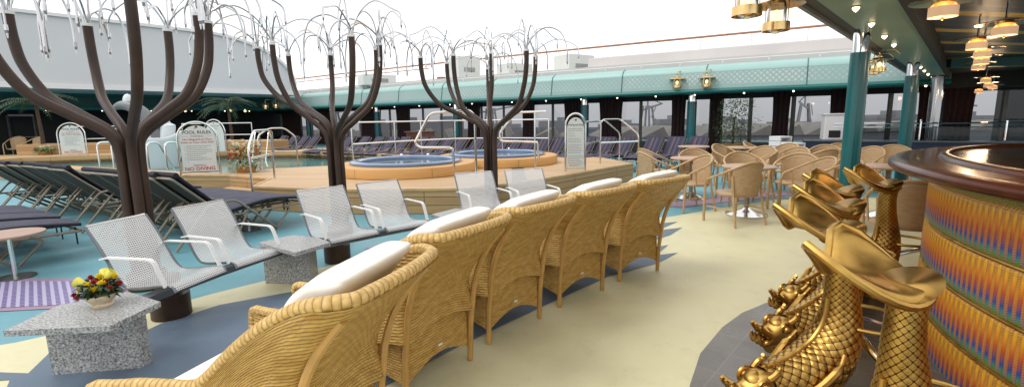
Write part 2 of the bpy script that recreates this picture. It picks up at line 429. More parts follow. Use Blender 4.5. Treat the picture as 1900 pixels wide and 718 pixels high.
M['water']=water('pool_water',(.10,.27,.27)); M['spa']=water('spa_water',(.012,.04,.055)); M['sea']=water('harbour_water',(.05,.06,.07))
def stripes():
    m,nt,n,l,b=newmat('striped_slat_ceiling'); tc=N_(nt,'ShaderNodeTexCoord')
    mp=N_(nt,'ShaderNodeMapping'); mp.inputs['Rotation'].default_value=(0,0,-.20); l.new(tc.outputs['Object'],mp.inputs[0])
    s=N_(nt,'ShaderNodeSeparateXYZ'); l.new(mp.outputs[0],s.inputs[0]); y=s.outputs[1]
    k=math_(nt,'DIVIDE',y,1.12); f=math_(nt,'FRACT',k)
    c=ramp(nt,f,[(0,(.035,.022,.016)),(.14,(.012,.09,.085)),(.22,(.03,.02,.016)),(.44,(.14,.035,.025)),(.52,(.02,.025,.03)),(.66,(.015,.10,.08)),(.74,(.90,.48,.02)),(.95,(.05,.10,.05))],'CONSTANT')
    g=math_(nt,'GREATER_THAN',math_(nt,'FRACT',math_(nt,'DIVIDE',y,.0775)),.16)
    l.new(mixc(nt,g,(.004,.004,.004),c),b.inputs['Base Color']); b.inputs['Roughness'].default_value=.38
    bump(nt,g,.4,.01,b); return m
M['ceil']=stripes()
def bronze(name,scales):
    m,nt,n,l,b=newmat(name); b.inputs['Metallic'].default_value=1
    tc=N_(nt,'ShaderNodeTexCoord'); a=N_(nt,'ShaderNodeTexNoise'); a.inputs['Scale'].default_value=9; a.inputs['Detail'].default_value=6; l.new(tc.outputs['Object'],a.inputs['Vector'])
    c=ramp(nt,a.outputs[0],[(.3,(.38,.21,.05)),(.7,(.62,.39,.11))])
    if scales:
        uvn,u,v=uvxy(nt)   # u: 0-1 around, v: scale rows
        p=math_(nt,'ABSOLUTE',math_(nt,'SINE',math_(nt,'MULTIPLY',math_(nt,'ADD',u,v),pi))); q=math_(nt,'ABSOLUTE',math_(nt,'SINE',math_(nt,'MULTIPLY',math_(nt,'SUBTRACT',u,v),pi)))
        h=math_(nt,'MULTIPLY',p,q)
        c=mixc(nt,ramp(nt,h,[(.02,(0,)*3),(.22,(1,)*3)]),(.06,.03,.010),c)
        bump(nt,math_(nt,'POWER',h,.4),.6,.008,b)
    l.new(c,b.inputs['Base Color']); l.new(ramp(nt,a.outputs[0],[(.3,(.28,)*3),(.7,(.45,)*3)]),b.inputs['Roughness']); return m
M['gold']=bronze('golden_bronze',False); M['gold_scale']=bronze('golden_bronze_scales',True)
def rainbow():
    m,nt,n,l,b=newmat('rainbow_prismatic_ribs'); uvn,u,v=uvxy(nt)  # u rib index, v band coordinate
    nz=N_(nt,'ShaderNodeTexNoise'); nz.noise_dimensions='1D'; nz.inputs['Scale'].default_value=.06; l.new(u,nz.inputs['W'])
    f=math_(nt,'FRACT',v)
    rib=math_(nt,'FRACT',math_(nt,'MULTIPLY',u,.5)); odd=math_(nt,'GREATER_THAN',rib,.5)
    t=math_(nt,'ADD',math_(nt,'SUBTRACT',1.,f),math_(nt,'MULTIPLY',math_(nt,'SUBTRACT',nz.outputs[0],.5),.16))
    t=math_(nt,'ADD',t,math_(nt,'MULTIPLY',odd,-.10))
    c1=ramp(nt,t,[(.0,(.45,.22,.02)),(.16,(.80,.42,.03)),(.34,(.70,.24,.02)),(.50,(.50,.09,.03)),(.64,(.24,.09,.16)),(.74,(.035,.07,.36)),(.83,(.07,.24,.20)),(.91,(.14,.30,.04)),(1,(.38,.30,.04))])
    c2=ramp(nt,t,[(.0,(.42,.18,.02)),(.3,(.58,.22,.02)),(.55,(.45,.11,.03)),(.75,(.18,.12,.18)),(.9,(.16,.22,.06)),(1,(.3,.18,.02))])
    dots=math_(nt,'GREATER_THAN',math_(nt,'ABSOLUTE',math_(nt,'SUBTRACT',math_(nt,'FRACT',math_(nt,'MULTIPLY',v,22)),.5)),.22)
    c2=mixc(nt,math_(nt,'MULTIPLY',dots,.35),c2,(.72,.46,.12))
    l.new(mixc(nt,odd,c1,c2),b.inputs['Base Color']); b.inputs['Roughness'].default_value=.3; b.inputs['Metallic'].default_value=.15
    bump(nt,math_(nt,'MULTIPLY',dots,odd),.5,.006,b); return m
M['rainbow']=rainbow()
def countermat():
    m,nt,n,l,b=newmat('amber_stone_counter'); tc=N_(nt,'ShaderNodeTexCoord')
    a=N_(nt,'ShaderNodeTexNoise'); a.inputs['Scale'].default_value=7; a.inputs['Detail'].default_value=8; a.inputs['Distortion'].default_value=1.5; l.new(tc.outputs['Object'],a.inputs['Vector'])
    l.new(ramp(nt,a.outputs[0],[(.3,(.018,.010,.005)),(.55,(.06,.028,.010)),(.75,(.13,.065,.02))]),b.inputs['Base Color']); b.inputs['Roughness'].default_value=.12; b.inputs['Coat Weight'].default_value=.2; return m
M['counter']=countermat()
def lounge_mat():
    m,nt,n,l,b=newmat('navy_striped_towelling'); uvn,u,v=uvxy(nt)
    g=ramp(nt,math_(nt,'FRACT',math_(nt,'DIVIDE',u,.11)),[(0,(.02,.022,.045)),(.35,(.045,.035,.065)),(.5,(.11,.075,.10)),(.62,(.02,.02,.04)),(.8,(.065,.05,.085))],'CONSTANT')
    l.new(g,b.inputs['Base Color']); b.inputs['Roughness'].default_value=.8; return m
M['lounge']=lounge_mat()
M['lounge_top']=mat('navy_cushion_lit_top',(.045,.047,.075),.8,0,.25,8,.15,60)

# ---------------------------------------------------------------- world, sun, camera
w=bpy.data.worlds.new('World'); sc.world=w; w.use_nodes=True
nt=w.node_tree; bg=nt.nodes['Background']
sky=nt.nodes.new('ShaderNodeTexSky'); sky.sky_type='NISHITA'; sky.sun_disc=False
SE,SA=radians(50),radians(-150)        # high veiled sun, behind the left shoulder
sky.sun_elevation=SE; sky.sun_rotation=radians(60)
sky.air_density=1.0; sky.dust_density=1.5; sky.ozone_density=1
hs=nt.nodes.new('ShaderNodeHueSaturation'); hs.inputs['Saturation'].default_value=.10; hs.inputs['Value'].default_value=1.35
nt.links.new(sky.outputs[0],hs.inputs['Color']); 
nt.links.new(mixc(nt,.8,hs.outputs[0],(8.6,8.6,8.7)),bg.inputs[0]); bg.inputs[1].default_value=.13   # thick even cloud over the clear-sky texture
sun=bpy.data.lights.new('sun','SUN'); sun.energy=.9; sun.angle=radians(25); sun.color=(1,.96,.9)
so=bpy.data.objects.new('sun',sun); COL.objects.link(so)
# the sun stands to the left and a little behind the camera: light travels towards +X, slightly +Y
sd=Vector((cos(SE)*sin(radians(60)),cos(SE)*cos(radians(60)),sin(SE)))
sd=Vector((-sd.x,-sd.y*.6,sd.z))
so.rotation_euler=sd.to_track_quat('Z','Y').to_euler()
sky.sun_rotation=atan2(sd.x,sd.y)
cam=bpy.data.cameras.new('camera'); co=bpy.data.objects.new('camera',cam); COL.objects.link(co); sc.camera=co
R_=Vector((cr,-sr*sp,-sr*cp)); U_=Vector((sr,cr*sp,cr*cp)); B_=-Vector((0,cp,-sp))
m3=Matrix((R_,U_,B_)).transposed().to_4x4(); m3.translation=Vector((0,0,H)); co.matrix_world=m3
cam.sensor_width=36; cam.lens=36*F/1900; cam.clip_end=3000; cam.clip_start=.05
sc.view_settings.view_transform='Standard'; sc.view_settings.look='None'; sc.view_settings.exposure=0.42; sc.view_settings.gamma=1
#PARTS
# ================================================================ SETTING
def struct(o): o['kind']='structure'; return o
HG=MB(); HG.prism([(-900,-900),(900,-900),(900,1500),(-900,1500)],-14,-13.9,side=False)
struct(HG.build('harbour_water',M['sea'],smooth=0))
q=MB(); q.prism([(-400,60),(600,60),(600,700),(-400,700)],-13.9,-12.0)
struct(q.build('quay_ground',mat('quay_concrete',(.16,.155,.15),.9,0,.2,.02),smooth=0))
deck=MB(); deck.prism([(-60,-12),(30,-12),(30,26),(20,30),(-10,48),(-60,52)],-.4,0)
struct(deck.build('deck_floor',M['f_teal'],smooth=0))
def sheet(name,poly,z,m):
    s=MB(); s.prism(poly,z-.003,z,side=False); return struct(s.build(name,m,smooth=0))
def g2(*px): return [G(*p).xy for p in px]
# direction of the row of armchairs and its normal
ea=Vector((.665,.747)); en=Vector((-.747,.665))
# cream walkway: from beside the bar, past the armchairs, and round the granite tables
cream=[(-6,-3),(6,-3),(9,1),(9,9.3),(5.2,9.2),(4.3,8.75),(2.55,7.7),(1.5,7.9),(.0,6.9),(-.9,6.25),(-1.75,5.65),(-2.45,5.0),(-2.95,4.45),(-3.35,3.9),(-3.85,3.45),(-4.6,3.1),(-6,2.4)]
sheet('cream_walkway',cream,.004,M['f_cream'])
# slate-blue zone under the armchairs with stepped edges
R_edge=[(-2.6,.9),(-.864,2.70),(-.457,3.22),(.227,3.97),(1.0,4.78),(1.66,5.22),(2.02,5.62),(1.72,5.52),(2.02,5.98),(1.55,5.75),(1.72,6.05),(2.22,6.5),(2.55,6.95),(2.12,6.78),(2.62,7.35),(2.15,7.2),(2.05,7.55),(1.62,7.28)]
L_edge=[(1.2,6.9),(.7,6.75),(.3,6.2),(-.3,5.9),(-.55,5.45),(-1.2,5.2),(-1.5,4.75),(-1.834,4.85),(-2.2,4.45),(-2.7,4.15),(-2.95,3.75),(-3.05,3.2),(-3.42,3.28),(-3.28,2.98),(-3.75,3.02),(-3.68,2.86),(-3.32,2.9),(-3.14,2.68),(-3.75,2.5),(-4.4,2.3),(-4.4,.9)]
sheet('slate_blue_walkway',R_edge+L_edge,.008,M['f_blue'])
# violet mosaic inlay and mauve stripe
sheet('mosaic_inlay_border',[(-6.4,3.9),(-3.95,4.15),(-3.7,4.9),(-6.0,5.05)],.006,M['f_pink'])
o=MB(); o.prism([(-6.3,4.0),(-4.05,4.22),(-3.82,4.82),(-6.0,4.95)],.006,.0095,side=False); struct(o.build('mosaic_inlay',M['mosaic'],smooth=0))
sheet('mauve_stripe',[(2.6,8.9),(3.1,8.55),(6.2,9.9),(5.6,10.3)],.008,M['f_pink'])
sheet('mosaic_inlay_far',[(-1.95,6.05),(-1.5,6.4),(-1.15,6.15),(-1.6,5.85)],.0085,M['f_pink'])
# grey tiled apron round the bar
ap=[(.3,-2),(.42,.6),(.72,1.85),(1.08,2.706),(1.30,3.10),(1.634,3.51),(1.92,3.78),(2.222,3.98),(2.752,4.22),(3.482,4.48),(4.232,4.70),(4.9,4.85),(5.8,4.9),(6.6,4.6),(6.6,-2)]
s=MB(); s.prism(ap,0,.016); struct(s.build('tiled_apron',M['tile'],smooth=0))

# ---------------------------------------------------------------- wooden pool platform
PZ=.45
def gp(*px): return [G(u,v,PZ).xy for u,v in px]
front=gp((345,325),(425,325),(503,331),(470,346),(542,349),(655,352),(861,350),(960,339),(1035,327),(1175,303))
outer=[Vector((-20,16.6)),Vector((-12.6,13.4))]+front+[Vector((2.6,15.2)),Vector((.6,16.4)),Vector((-1.6,17.4)),Vector((-4.2,19.4)),Vector((-8,21.9)),Vector((-12,22.6)),Vector((-19,21.5)),Vector((-24,19))]
inner=[Vector((-19,17.3)),Vector((-12.4,13.9)),Vector((-7.65,11.7)),Vector((-6.55,11.6)),Vector((-6.3,12.6)),Vector((-4.6,13.3)),Vector((-3.6,14.6)),Vector((-3.3,16.2)),Vector((-5.0,17.6)),Vector((-8.2,19.6)),Vector((-12,20.3)),Vector((-15.5,19.6)),Vector((-19,18.4))]
plat=thing('pool_platform','stepped platform of honey coloured timber boards around the pool','platform')
b=MB(); b.prism(outer,0,PZ-.002,mi=0,holes=[inner],smi=1)
b.build('timber_deck',[M['wood_top'],M['wood_side']],plat,smooth=0)
# overhanging nosing
b=MB()
fr=[outer[1]]+front
for i in range(len(fr)-1):
    a=fr[i];c=fr[i+1]
    b.bar((a.x,a.y,PZ-.012),(c.x,c.y,PZ-.012),.05,.05)
b.build('nosing',mat('teak_nosing',(.55,.36,.17),.45,0,.15,5),plat,smooth=0,bevel=.008)
# low step in the notch
st=MB(); n0,n1,n2=[G(*p,PZ).xy for p in ((425,325),(503,331),(470,346))]
q=[n0+Vector((.12,-.95)),n0+Vector((.05,-.05)),n1+Vector((-.1,0)),n2+Vector((-.02,-.0))]
st.prism(q,0,.2,mi=0,smi=1); st.build('lower_step',[M['wood_top'],M['wood_side']],plat,smooth=0)
rw=MB(); 
for i in range(len(inner)):
    a=inner[i];c=inner[(i+1)%len(inner)]
    rw.add([(a.x,a.y,PZ-.17),(c.x,c.y,PZ-.17),(c.x,c.y,-.2),(a.x,a.y,-.2)],[(0,1,2,3)])
rw.build('pool_wall',M['tile_dark'],plat,smooth=0)
wt=MB(); wt.prism([p+(p-Vector((-11,16.5))).normalized()*.0 for p in inner],.1,.16,side=False)
struct(wt.build('pool_water',M['water'],smooth=0))
# raised timber bench wall beyond the pool
bw=MB()
pts=[Vector((-21,20.2)),Vector((-16.5,21.0)),Vector((-12.5,21.4)),Vector((-10.6,21.0))]
for i in range(3):
    a,c=pts[i],pts[i+1]; d=(c-a).normalized(); n=Vector((-d.y,d.x))
    bw.prism([a,c,c+n*1.2,a+n*1.2],PZ,PZ+.42,mi=0,smi=1)
o=bw.build('raised_timber_ledge',[M['wood_top'],M['wood_side']],smooth=0); tag(o,'raised timber ledge beyond the pool on the left, behind the white sculpture','ledge')

# ---------------------------------------------------------------- whirlpools
def spa(name,c,r,rc,label):
    t=thing(name,label,'hot tub',(c[0],c[1],PZ),0,'whirlpool tubs on the timber platform')
    m=MB(); m.lathe([(rc-.02,0),(rc,.01),(rc,.19),(rc-.02,.215),(r-.02,.22)],56); m.build('timber_curb',M['wood_curb'],t)
    m=MB(); m.lathe([(r+.02,.215),(r+.03,.235),(r+.03,.27),(r,.295),(r-.17,.295),(r-.21,.27),(r-.23,.10)],64); m.build('blue_rim',M['blue_rim'],t)
    m=MB(); m.lathe([(.001,.225),(r-.2,.225)],48); m.build('water_surface',M['spa'],t)
    for k in range(2):
        m=MB(); m.sph((cos(1.3+k*.6)*(r-.1),sin(1.3+k*.6)*(r-.1),.31),.04,8); m.build('jet_control',M['chrome'],t)
spa('whirlpool_tub',(-2.5,11.3),1.27,1.62,'nearer of the two round whirlpools, left of the middle sculpture tree trunk')
spa('whirlpool_tub',(-.40,13.3),1.30,1.68,'farther of the two round whirlpools, directly behind the smallest sculpture tree')

# ---------------------------------------------------------------- far side: canopy fascia
Fp=[Vector((x,23.5-.65*x+.003*x*x)) for x in (-21,-17,-14.4,-11,-7,-3,0,4,8,12,15,19,23)]
def norms(P):
    out=[]
    for i in range(len(P)):
        a=P[max(i-1,0)];c=P[min(i+1,len(P)-1)]; d=(c-a).normalized(); out.append(Vector((-d.y,d.x)))
    return out
Fn=norms(Fp)
FL=[0]
for i in range(1,len(Fp)): FL.append(FL[-1]+(Fp[i]-Fp[i-1]).length)
def Fat(s,off=0):
    s=max(0,min(FL[-1]-1e-4,s))
    for i in range(len(Fp)-1):
        if s<=FL[i+1]:
            t=(s-FL[i])/(FL[i+1]-FL[i]); p=Fp[i].lerp(Fp[i+1],t); n=Fn[i].lerp(Fn[i+1],t).normalized()
            return p+n*off
def ribbon(mb,prof,mi=0,s0=0,s1=None,step=1.0,at=Fat,L=None):
    s1=FL[-1] if s1 is None else s1
    n=max(1,int((s1-s0)/step)); 
    lens=[0]
    for i in range(1,len(prof)): lens.append(lens[-1]+sqrt((prof[i][0]-prof[i-1][0])**2+(prof[i][1]-prof[i-1][1])**2))
    def fn(u,v):
        s=s0+(s1-s0)*u; k=round(v*(len(prof)-1)); p=at(s,prof[k][0]); return (p.x,p.y,prof[k][1])
    mb.grid(fn,n,len(prof)-1,mi,lambda u,v:(s0+(s1-s0)*u,lens[round(v*(len(prof)-1))]))
def fascia(name,label,at,L,dark=False):
    t=thing(name,label,'canopy',(0,0,-.06))
    lo=M['teal_lip']; lp=M['lattice_shade'] if dark else M['lattice']; tr_=M['teal_lip'] if dark else M['teal_light']  # dark: roof shade put into the panel and roll colours
    m=MB(); ribbon(m,[(.35,2.60),(.04,2.58),(-.03,2.61),(-.05,2.67),(-.02,2.74),(.03,2.76)],0,0,L,1,at); m.build('lower_lip',lo,t)
    m=MB(); ribbon(m,[(.03,2.76),(.08,3.0),(.12,3.24),(.15,3.40)],0,0,L,1,at); m.build('lattice_panel',lp,t)
    m=MB(); ribbon(m,[(.15,3.40),(.17,3.48),(.24,3.58),(.36,3.66),(.55,3.70),(.9,3.70)],0,0,L,1,at); m.build('top_roll',tr_,t)
    s=1.2
    while s<L:
        m=MB()
        p=[at(s,o-.012) for o in (.03,.08,.12,.15,.17,.24,.36,.55)]
        zz=(2.76,3.0,3.24,3.40,3.48,3.58,3.66,3.71)
        m.tube([(a.x,a.y,z) for a,z in zip(p,zz)],.018,5); s+=3.35
        m.build('panel_seam',M['teal_lip'],t)
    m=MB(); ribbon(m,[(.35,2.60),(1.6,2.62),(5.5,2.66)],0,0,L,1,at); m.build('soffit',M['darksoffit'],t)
    return t
FEND=next(x*.1 for x in range(900) if Fat(x*.1).x/Fat(x*.1).y>ray(1752,200)[0]/ray(1752,200)[1])
fascia('canopy_fascia','long pale teal canopy edge with diamond lattice above the far windows',Fat,FEND)
# upper parapet and rail on the deck above
SB=next(x*.1 for x in range(900) if Fat(x*.1).x/Fat(x*.1).y>ray(1058,200)[0]/ray(1058,200)[1])
m=MB(); ribbon(m,[(.9,3.6),(.9,3.93),(1.5,3.95),(1.5,3.99),(1.9,4.0),(3.5,4.0)],0); ribbon(m,[(1.9,4.0),(1.92,4.08),(2.0,4.42),(2.1,4.47),(2.3,4.47),(2.3,3.6),(1.9,3.6),(1.9,4.0)],0,SB)
o=m.build('upper_bulwark',M['bulwark'],smooth=30); tag(o,'white painted bulwark of the deck above the far canopy','bulwark')
# little clips along the canopy top
t=thing('gutter_rail','thin white gutter rail on small brackets along the far canopy top','rail')
m=MB(); P=[Fat(i*.8,.62) for i in range(int(FL[-1]/.8))]; m.tube([(p.x,p.y,3.80) for p in P],.02,5); m.build('rail_tube',M['white'],t)
for p in P[::2]:
    m=MB(); m.bar((p.x,p.y,3.68),(p.x,p.y,3.82),.035,.035); m.build('bracket',M['white'],t,smooth=0)
t=thing('upper_deck_railing','teak topped railing along the deck above the far windows','railing')
m=MB(); P=[Fat(i*1.0,2.6) for i in range(int(FL[-1])+1)]; m.tube([(p.x,p.y,5.03) for p in P],.045,6); m.build('teak_handrail',M['teak_trim'],t)
for p in P[::2]:
    m=MB(); m.tube([(p.x,p.y,4.4),(p.x,p.y,5.0)],.022,5); m.build('railing_post',M['white'],t)
m=MB(); P2=[Fat(i*1.0,2.6) for i in range(19)]; m.tube([(p.x,p.y,4.78) for p in P2],.03,5); m.build('lower_bar',M['teak_trim'],t)
# ventilation housings on upper deck (seen through the smallest tree)
def housing(u,v0,v1,wd,Y,label,grille=True):
    a=D(u,v1,Y); c=D(u,v0,Y); t=thing('vent_housing',label,'vent housing',(a.x,a.y,a.z))
    hh=c.z-a.z; ww=wd*Y/880
    m=MB(); m.box((0,0,hh/2),(ww,1.2,hh),.6); m.build('casing',M['signw'],t,smooth=0,bevel=.03)
    if grille:
        m=MB()
        for k in range(5): m.box((.0,-.0,hh*.3+k*.05),(ww*.5,1.24,.02),.6)
        m.build('louvre',M['darksteel'],t,smooth=0)
housing(862,107,147,44,27.5,'tall pale vent housing on the upper deck behind the smallest sculpture tree')
housing(955,120,150,52,26.5,'low white louvred housing on the upper deck right of the tall pale one')
housing(1065,104,140,60,25,'white locker with a dark end on the upper deck beside the rail')
housing(700,140,160,60,31,'small pale locker on the upper deck between the two farther trees')
t=thing('bollard','short orange brown bollard on the upper deck','bollard',tuple(D(819,158,28)))
m=MB(); m.cyl((0,0,0),.2,.36,12); m.build('stump',M['teak_trim'],t); m=MB(); m.cyl((0,0,.36),.26,.08,12); m.build('cap',M['teak_trim'],t)

# ---------------------------------------------------------------- window wall behind the canopy
WO=2.4
wall=thing('window_wall','long wall of tall tinted windows behind the deck loungers','window wall')
m=MB(); ribbon(m,[(WO,2.36),(WO-.1,2.36),(WO-.1,2.75)],0); m.build('header',M['dark'],wall,smooth=0)
m=MB(); ribbon(m,[(WO-.12,0),(WO-.12,.52),(WO+.05,.55)],0); m.build('sill_wall',mat('dark_brown_sill',(.03,.022,.016),.5,0,.2,2),wall,smooth=0)
mull=mat('grey_bronze_mullion',(.085,.08,.07),.4,.3,.15,4)
paneg=glassmat('tinted_window_glass',(.34,.345,.36),.02)
s=.5; k=0; panes=[]
while s<FL[-1]-1.6 and k<34:
    a=Fat(s,WO);c=Fat(s+1.55,WO)
    p=MB(); p.add([(a.x,a.y,.55),(c.x,c.y,.55),(c.x,c.y,2.38),(a.x,a.y,2.38)],[(0,1,2,3)])
    p.build('window_pane',paneg,wall,smooth=0)
    p=MB(); p.bar((a.x,a.y,.5),(a.x,a.y,2.42),.13,.10); p.build('mullion',mull,wall,smooth=0)
    s+=1.55; k+=1
m=MB(); ribbon(m,[(.9,2.45),(.9,3.9)],0,FEND,FL[-1]); ribbon(m,[(.9,2.45),(WO,2.45)],0,FEND,FL[-1]); m.build('dark_header',M['dark'],wall,smooth=0)
# curtains between windows
def curtain(s,wd,label):
    a=Fat(s,WO-.25);c=Fat(s+wd,WO-.25); d=(c-a); n=Vector((-d.y,d.x)).normalized()
    m=MB()
    def fn(u,v):
        p=a+d*u+n*(.05*sin(u*wd*34)); w=1-.12*sin(v*pi)
        q=a+d*(.5+(u-.5)*w)+n*(.05*sin(u*wd*34)); return (q.x,q.y,.1+2.5*v)
    m.grid(fn,int(wd*30),6); o=m.build('curtain',M['curtain']); tag(o,label,'curtain','dark curtains between the far windows')
def s_at(u):
    u=min(u,1890)     # arclength along the fascia whose bearing matches column u
    best=None
    k=ray(u,221)[0]/ray(u,221)[1]
    i=0
    while i<FL[-1]:
        p=Fat(i,WO-.25); e=abs(p.x/p.y-k)
        if best is None or e<best[0]: best=(e,i)
        i+=.05
    return best[1]
cpx=[(522,34),(590,30),(668,40),(735,26),(866,26),(968,24),(1046,40),(1110,46),(1245,27),(1318,24),(1432,34),(1538,40),(1700,42),(1745,60)]
for i,(u,wd) in enumerate(cpx):
    s0=s_at(u); s1=s_at(u+wd); curtain(s0,s1-s0,'dark red pleated curtain by the far windows, %s from the left'%ORD[i])
# solid dark back behind the window wall ends
bk=MB(); 
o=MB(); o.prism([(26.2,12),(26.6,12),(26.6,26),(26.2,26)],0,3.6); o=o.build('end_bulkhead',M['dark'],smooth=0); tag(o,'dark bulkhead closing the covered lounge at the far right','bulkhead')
# teal columns on the far side
colp=thing('teal_column','x','column',(0,0,0),0,'teal columns with polished collars'); 
m=MB(); m.cyl((0,0,0),.19,2.25,24); m.build('shaft',M['teal_paint'],colp)
m=MB(); m.cyl((0,0,2.25),.175,.42,24); m.build('collar',M['chrome'],colp)
put=placer(colp)
for i,(u,lab) in enumerate([(1085,'teal column behind the whirlpool rules sign'),(1283,'teal column between the last curtain and the potted plant'),(847,'teal column behind the smallest tree, left of its trunk'),(700,'teal column on the far side between the two farther trees'),(572,'slim looking teal column left of the middle tree'),]):
    p=Fat(s_at(u)+0,.9); k=ray(u,221)[0]/ray(u,221)[1]; y=p.y; put((k*y,y,0),0,lab)

# ---------------------------------------------------------------- end of the pool area: sliding roof and dark lounge
Cn=Vector((-14.6,33.2)); ee=Vector((-.665,-.747)); eo=Vector((-.747,.665))
def Eat(s,off=0): return Cn+ee*s+eo*(off+4.2)
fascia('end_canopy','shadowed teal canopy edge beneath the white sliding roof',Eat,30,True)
dome=thing('sliding_roof','tall grey white sliding roof section with a curved right end','sliding roof')
m=MB()
prof=[]
for k in range(13):
    a=k/12*pi/2; prof.append((.2+4.6*(1-sin(a)) if False else 4.6-4.6*cos(pi/2-a)+0.0, 3.75+3.75*sin(a)))
# outline in the wall plane: from the corner, vertical then curving over to the flat top
out=[(0.1,3.55),(0.1,4.1)]
for k in range(1,13):
    a=k/12*pi/2; out.append((.1+5.4*(1-cos(a)),4.05+2.95*sin(a)))
out.append((34,7.15)); out.append((34,3.55))
fr_=[Cn+ee*s+eo*(.0) for s,z in out]; bk_=[Cn+ee*s+eo*14 for s,z in out]
n=len(out)
vs=[(p.x,p.y,z) for p,(s,z) in zip(fr_,out)]+[(p.x,p.y,z) for p,(s,z) in zip(bk_,out)]
m.add(vs,[tuple(range(n))]+[(i,(i+1)%n,n+(i+1)%n,n+i) for i in range(n)])
m.build('roof_panel',M['domew'],dome,smooth=30)
m=MB(); 
for q0,q1 in zip(out[1:-2],out[2:-1]):
    a=Cn+ee*q0[0]+eo*(-.08); c=Cn+ee*q1[0]+eo*(-.08); m.bar((a.x,a.y,q0[1]),(c.x,c.y,q1[1]),.12,.16)
m.build('edge_trim',M['white'],dome,smooth=0)
m=MB(); a=Cn+ee*-.2+eo*2.5; c=Cn+ee*34+eo*2.5; m.bar((a.x,a.y,3.60),(c.x,c.y,3.60),5.2,.26); m.build('base_beam',M['white'],dome,smooth=0)
# dark lounge behind
lg=thing('end_lounge','dark recessed lounge with glazed doors beneath the sliding roof','lounge')
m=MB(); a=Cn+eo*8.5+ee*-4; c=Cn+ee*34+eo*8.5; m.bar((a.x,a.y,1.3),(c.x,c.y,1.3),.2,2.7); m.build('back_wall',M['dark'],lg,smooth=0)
for i in range(7):
    f=MB()
    for dx in (0,1.1):
        a=Cn+ee*(12.5+i*1.9+dx)+eo*8.3; f.bar((a.x,a.y,0),(a.x,a.y,2.3),.12,.12)
    a=Cn+ee*(12.5+i*1.9)+eo*8.3; c=Cn+ee*(12.5+i*1.9+1.1)+eo*8.3
    f.bar((a.x,a.y,2.3),(c.x,c.y,2.3),.12,.12); f.bar((a.x,a.y,1.0),(c.x,c.y,1.0),.05,.04)
    f.build('glazed_door_frame',M['darksteel'],lg,smooth=0)
wl_=thing('wall_lamp','x','lamp',(0,0,0),0,'small warm lamps inside the dark lounge')
m=MB(); m.lathe([(.02,.12),(.10,0),(.09,0)],12); m.build('shade',M['brass'],wl_); m=MB(); m.sph((0,0,.02),.06,8); m.build('bulb',M['lamp_out'],wl_)
putw=placer(wl_)
for i,u in enumerate((93,100,330,344,428,455)):
    q=D(u,206+(i%2),27.0); putw(tuple(q),0,'small warm lamp glowing in the dark lounge, %s from the left'%ORD[i])
# lit downlights under both canopies
dl=thing('downlight','x','downlight',(0,0,0),0,'small lit downlights under the canopies')
m=MB(); m.cyl((0,0,-.02),.07,.02,10); m.build('bezel',M['chrome'],dl); m=MB(); m.sph((0,0,-.03),.035,8); m.build('bulb',M['dot'],dl)
putd=placer(dl)
dpx=[1713,1585,1470,1379,1288,1216,1145,1078,1013,950,876,835,778,732,690,648,612,578,548]
for i,u in enumerate(dpx):
    s_=s_at(u); p=Fat(s_,.16); k=ray(u,200)[0]/ray(u,200)[1]
    putd((k*p.y,p.y,2.52),0,'small lit downlight under the far canopy, %s from the right'%ORD[i])
for i,s_ in enumerate((1.6,3.2,5.2,7.4,9.8,12.2)):
    p=Eat(s_,.2); putd((p.x,p.y,2.52),0,'small lit downlight under the shaded end canopy, %s from its corner'%ORD[i])

# ---------------------------------------------------------------- harbour seen through the windows
random.seed(3)
wr=[]
for i in range(9):
    x=-30+i*17; y=78+random.uniform(-6,6)
    t=thing('warehouse','low grey warehouse with a saw-tooth roof on the quay, %s from the left'%ORD[i],'warehouse',(x,y,-9.2),random.uniform(-.1,.1),'harbour warehouses beyond the windows')
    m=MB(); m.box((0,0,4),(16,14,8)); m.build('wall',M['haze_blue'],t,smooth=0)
    m=MB()
    for k in range(4):
        x0=-8+k*4
        m.add([(x0,-7.3,8),(x0+3.2,-7.3,9.5),(x0+4,-7.3,8),(x0,7.3,8),(x0+3.2,7.3,9.5),(x0+4,7.3,8)],[(0,1,2),(3,5,4),(0,3,4,1),(1,4,5,2)])
    m.build('roof',M['roofgrey'],t,smooth=0)
for i in range(16):
    x=-150+i*30+random.uniform(-8,8); y=random.uniform(240,330); h=random.uniform(9,13.5)
    t=thing('city_building','hazy grey block on the skyline beyond the harbour, %s from the left'%ORD[i],'building',(x,y,-12),0,'skyline buildings beyond the harbour')
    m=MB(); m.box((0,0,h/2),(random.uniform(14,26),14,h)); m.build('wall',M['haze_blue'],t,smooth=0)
    m=MB(); m.box((random.uniform(-4,4),0,h+1),(6,8,2.5)); m.build('roof_hut',M['haze_blue'],t,smooth=0)
for i in range(6):
    x=-70+i*62; y=190
    t=thing('harbour_crane','tall lattice harbour crane beyond the windows, %s from the left'%ORD[i],'crane',(x,y,-12),.4*i,'harbour cranes')
    m=MB()
    for a in (-3,3):
        for c in (-3,3): m.bar((a,c,0),(a*.4,c*.4,18),.6,.6)
    for k in range(4): m.bar((-2.6+k*.3,-2.6,4.5*k),(2.6-k*.3,-2.6,4.5*k+4),.3,.3)
    m.build('mast',M['haze_blue'],t,smooth=0); m=MB(); m.bar((-6,0,16),(12,0,19),.6,.6); m.bar((0,0,21),(12,0,19),.3,.3); m.bar((0,0,17),(0,0,21),.5,.5); m.build('jib',M['haze_blue'],t,smooth=0)
m=MB()
for i in range(40):
    m.box((-260+i*18,random.uniform(330,360),-9),(19,14,random.uniform(5,9)+0))
o=m.build('far_shore',M['haze_blue'],smooth=0); struct(o)
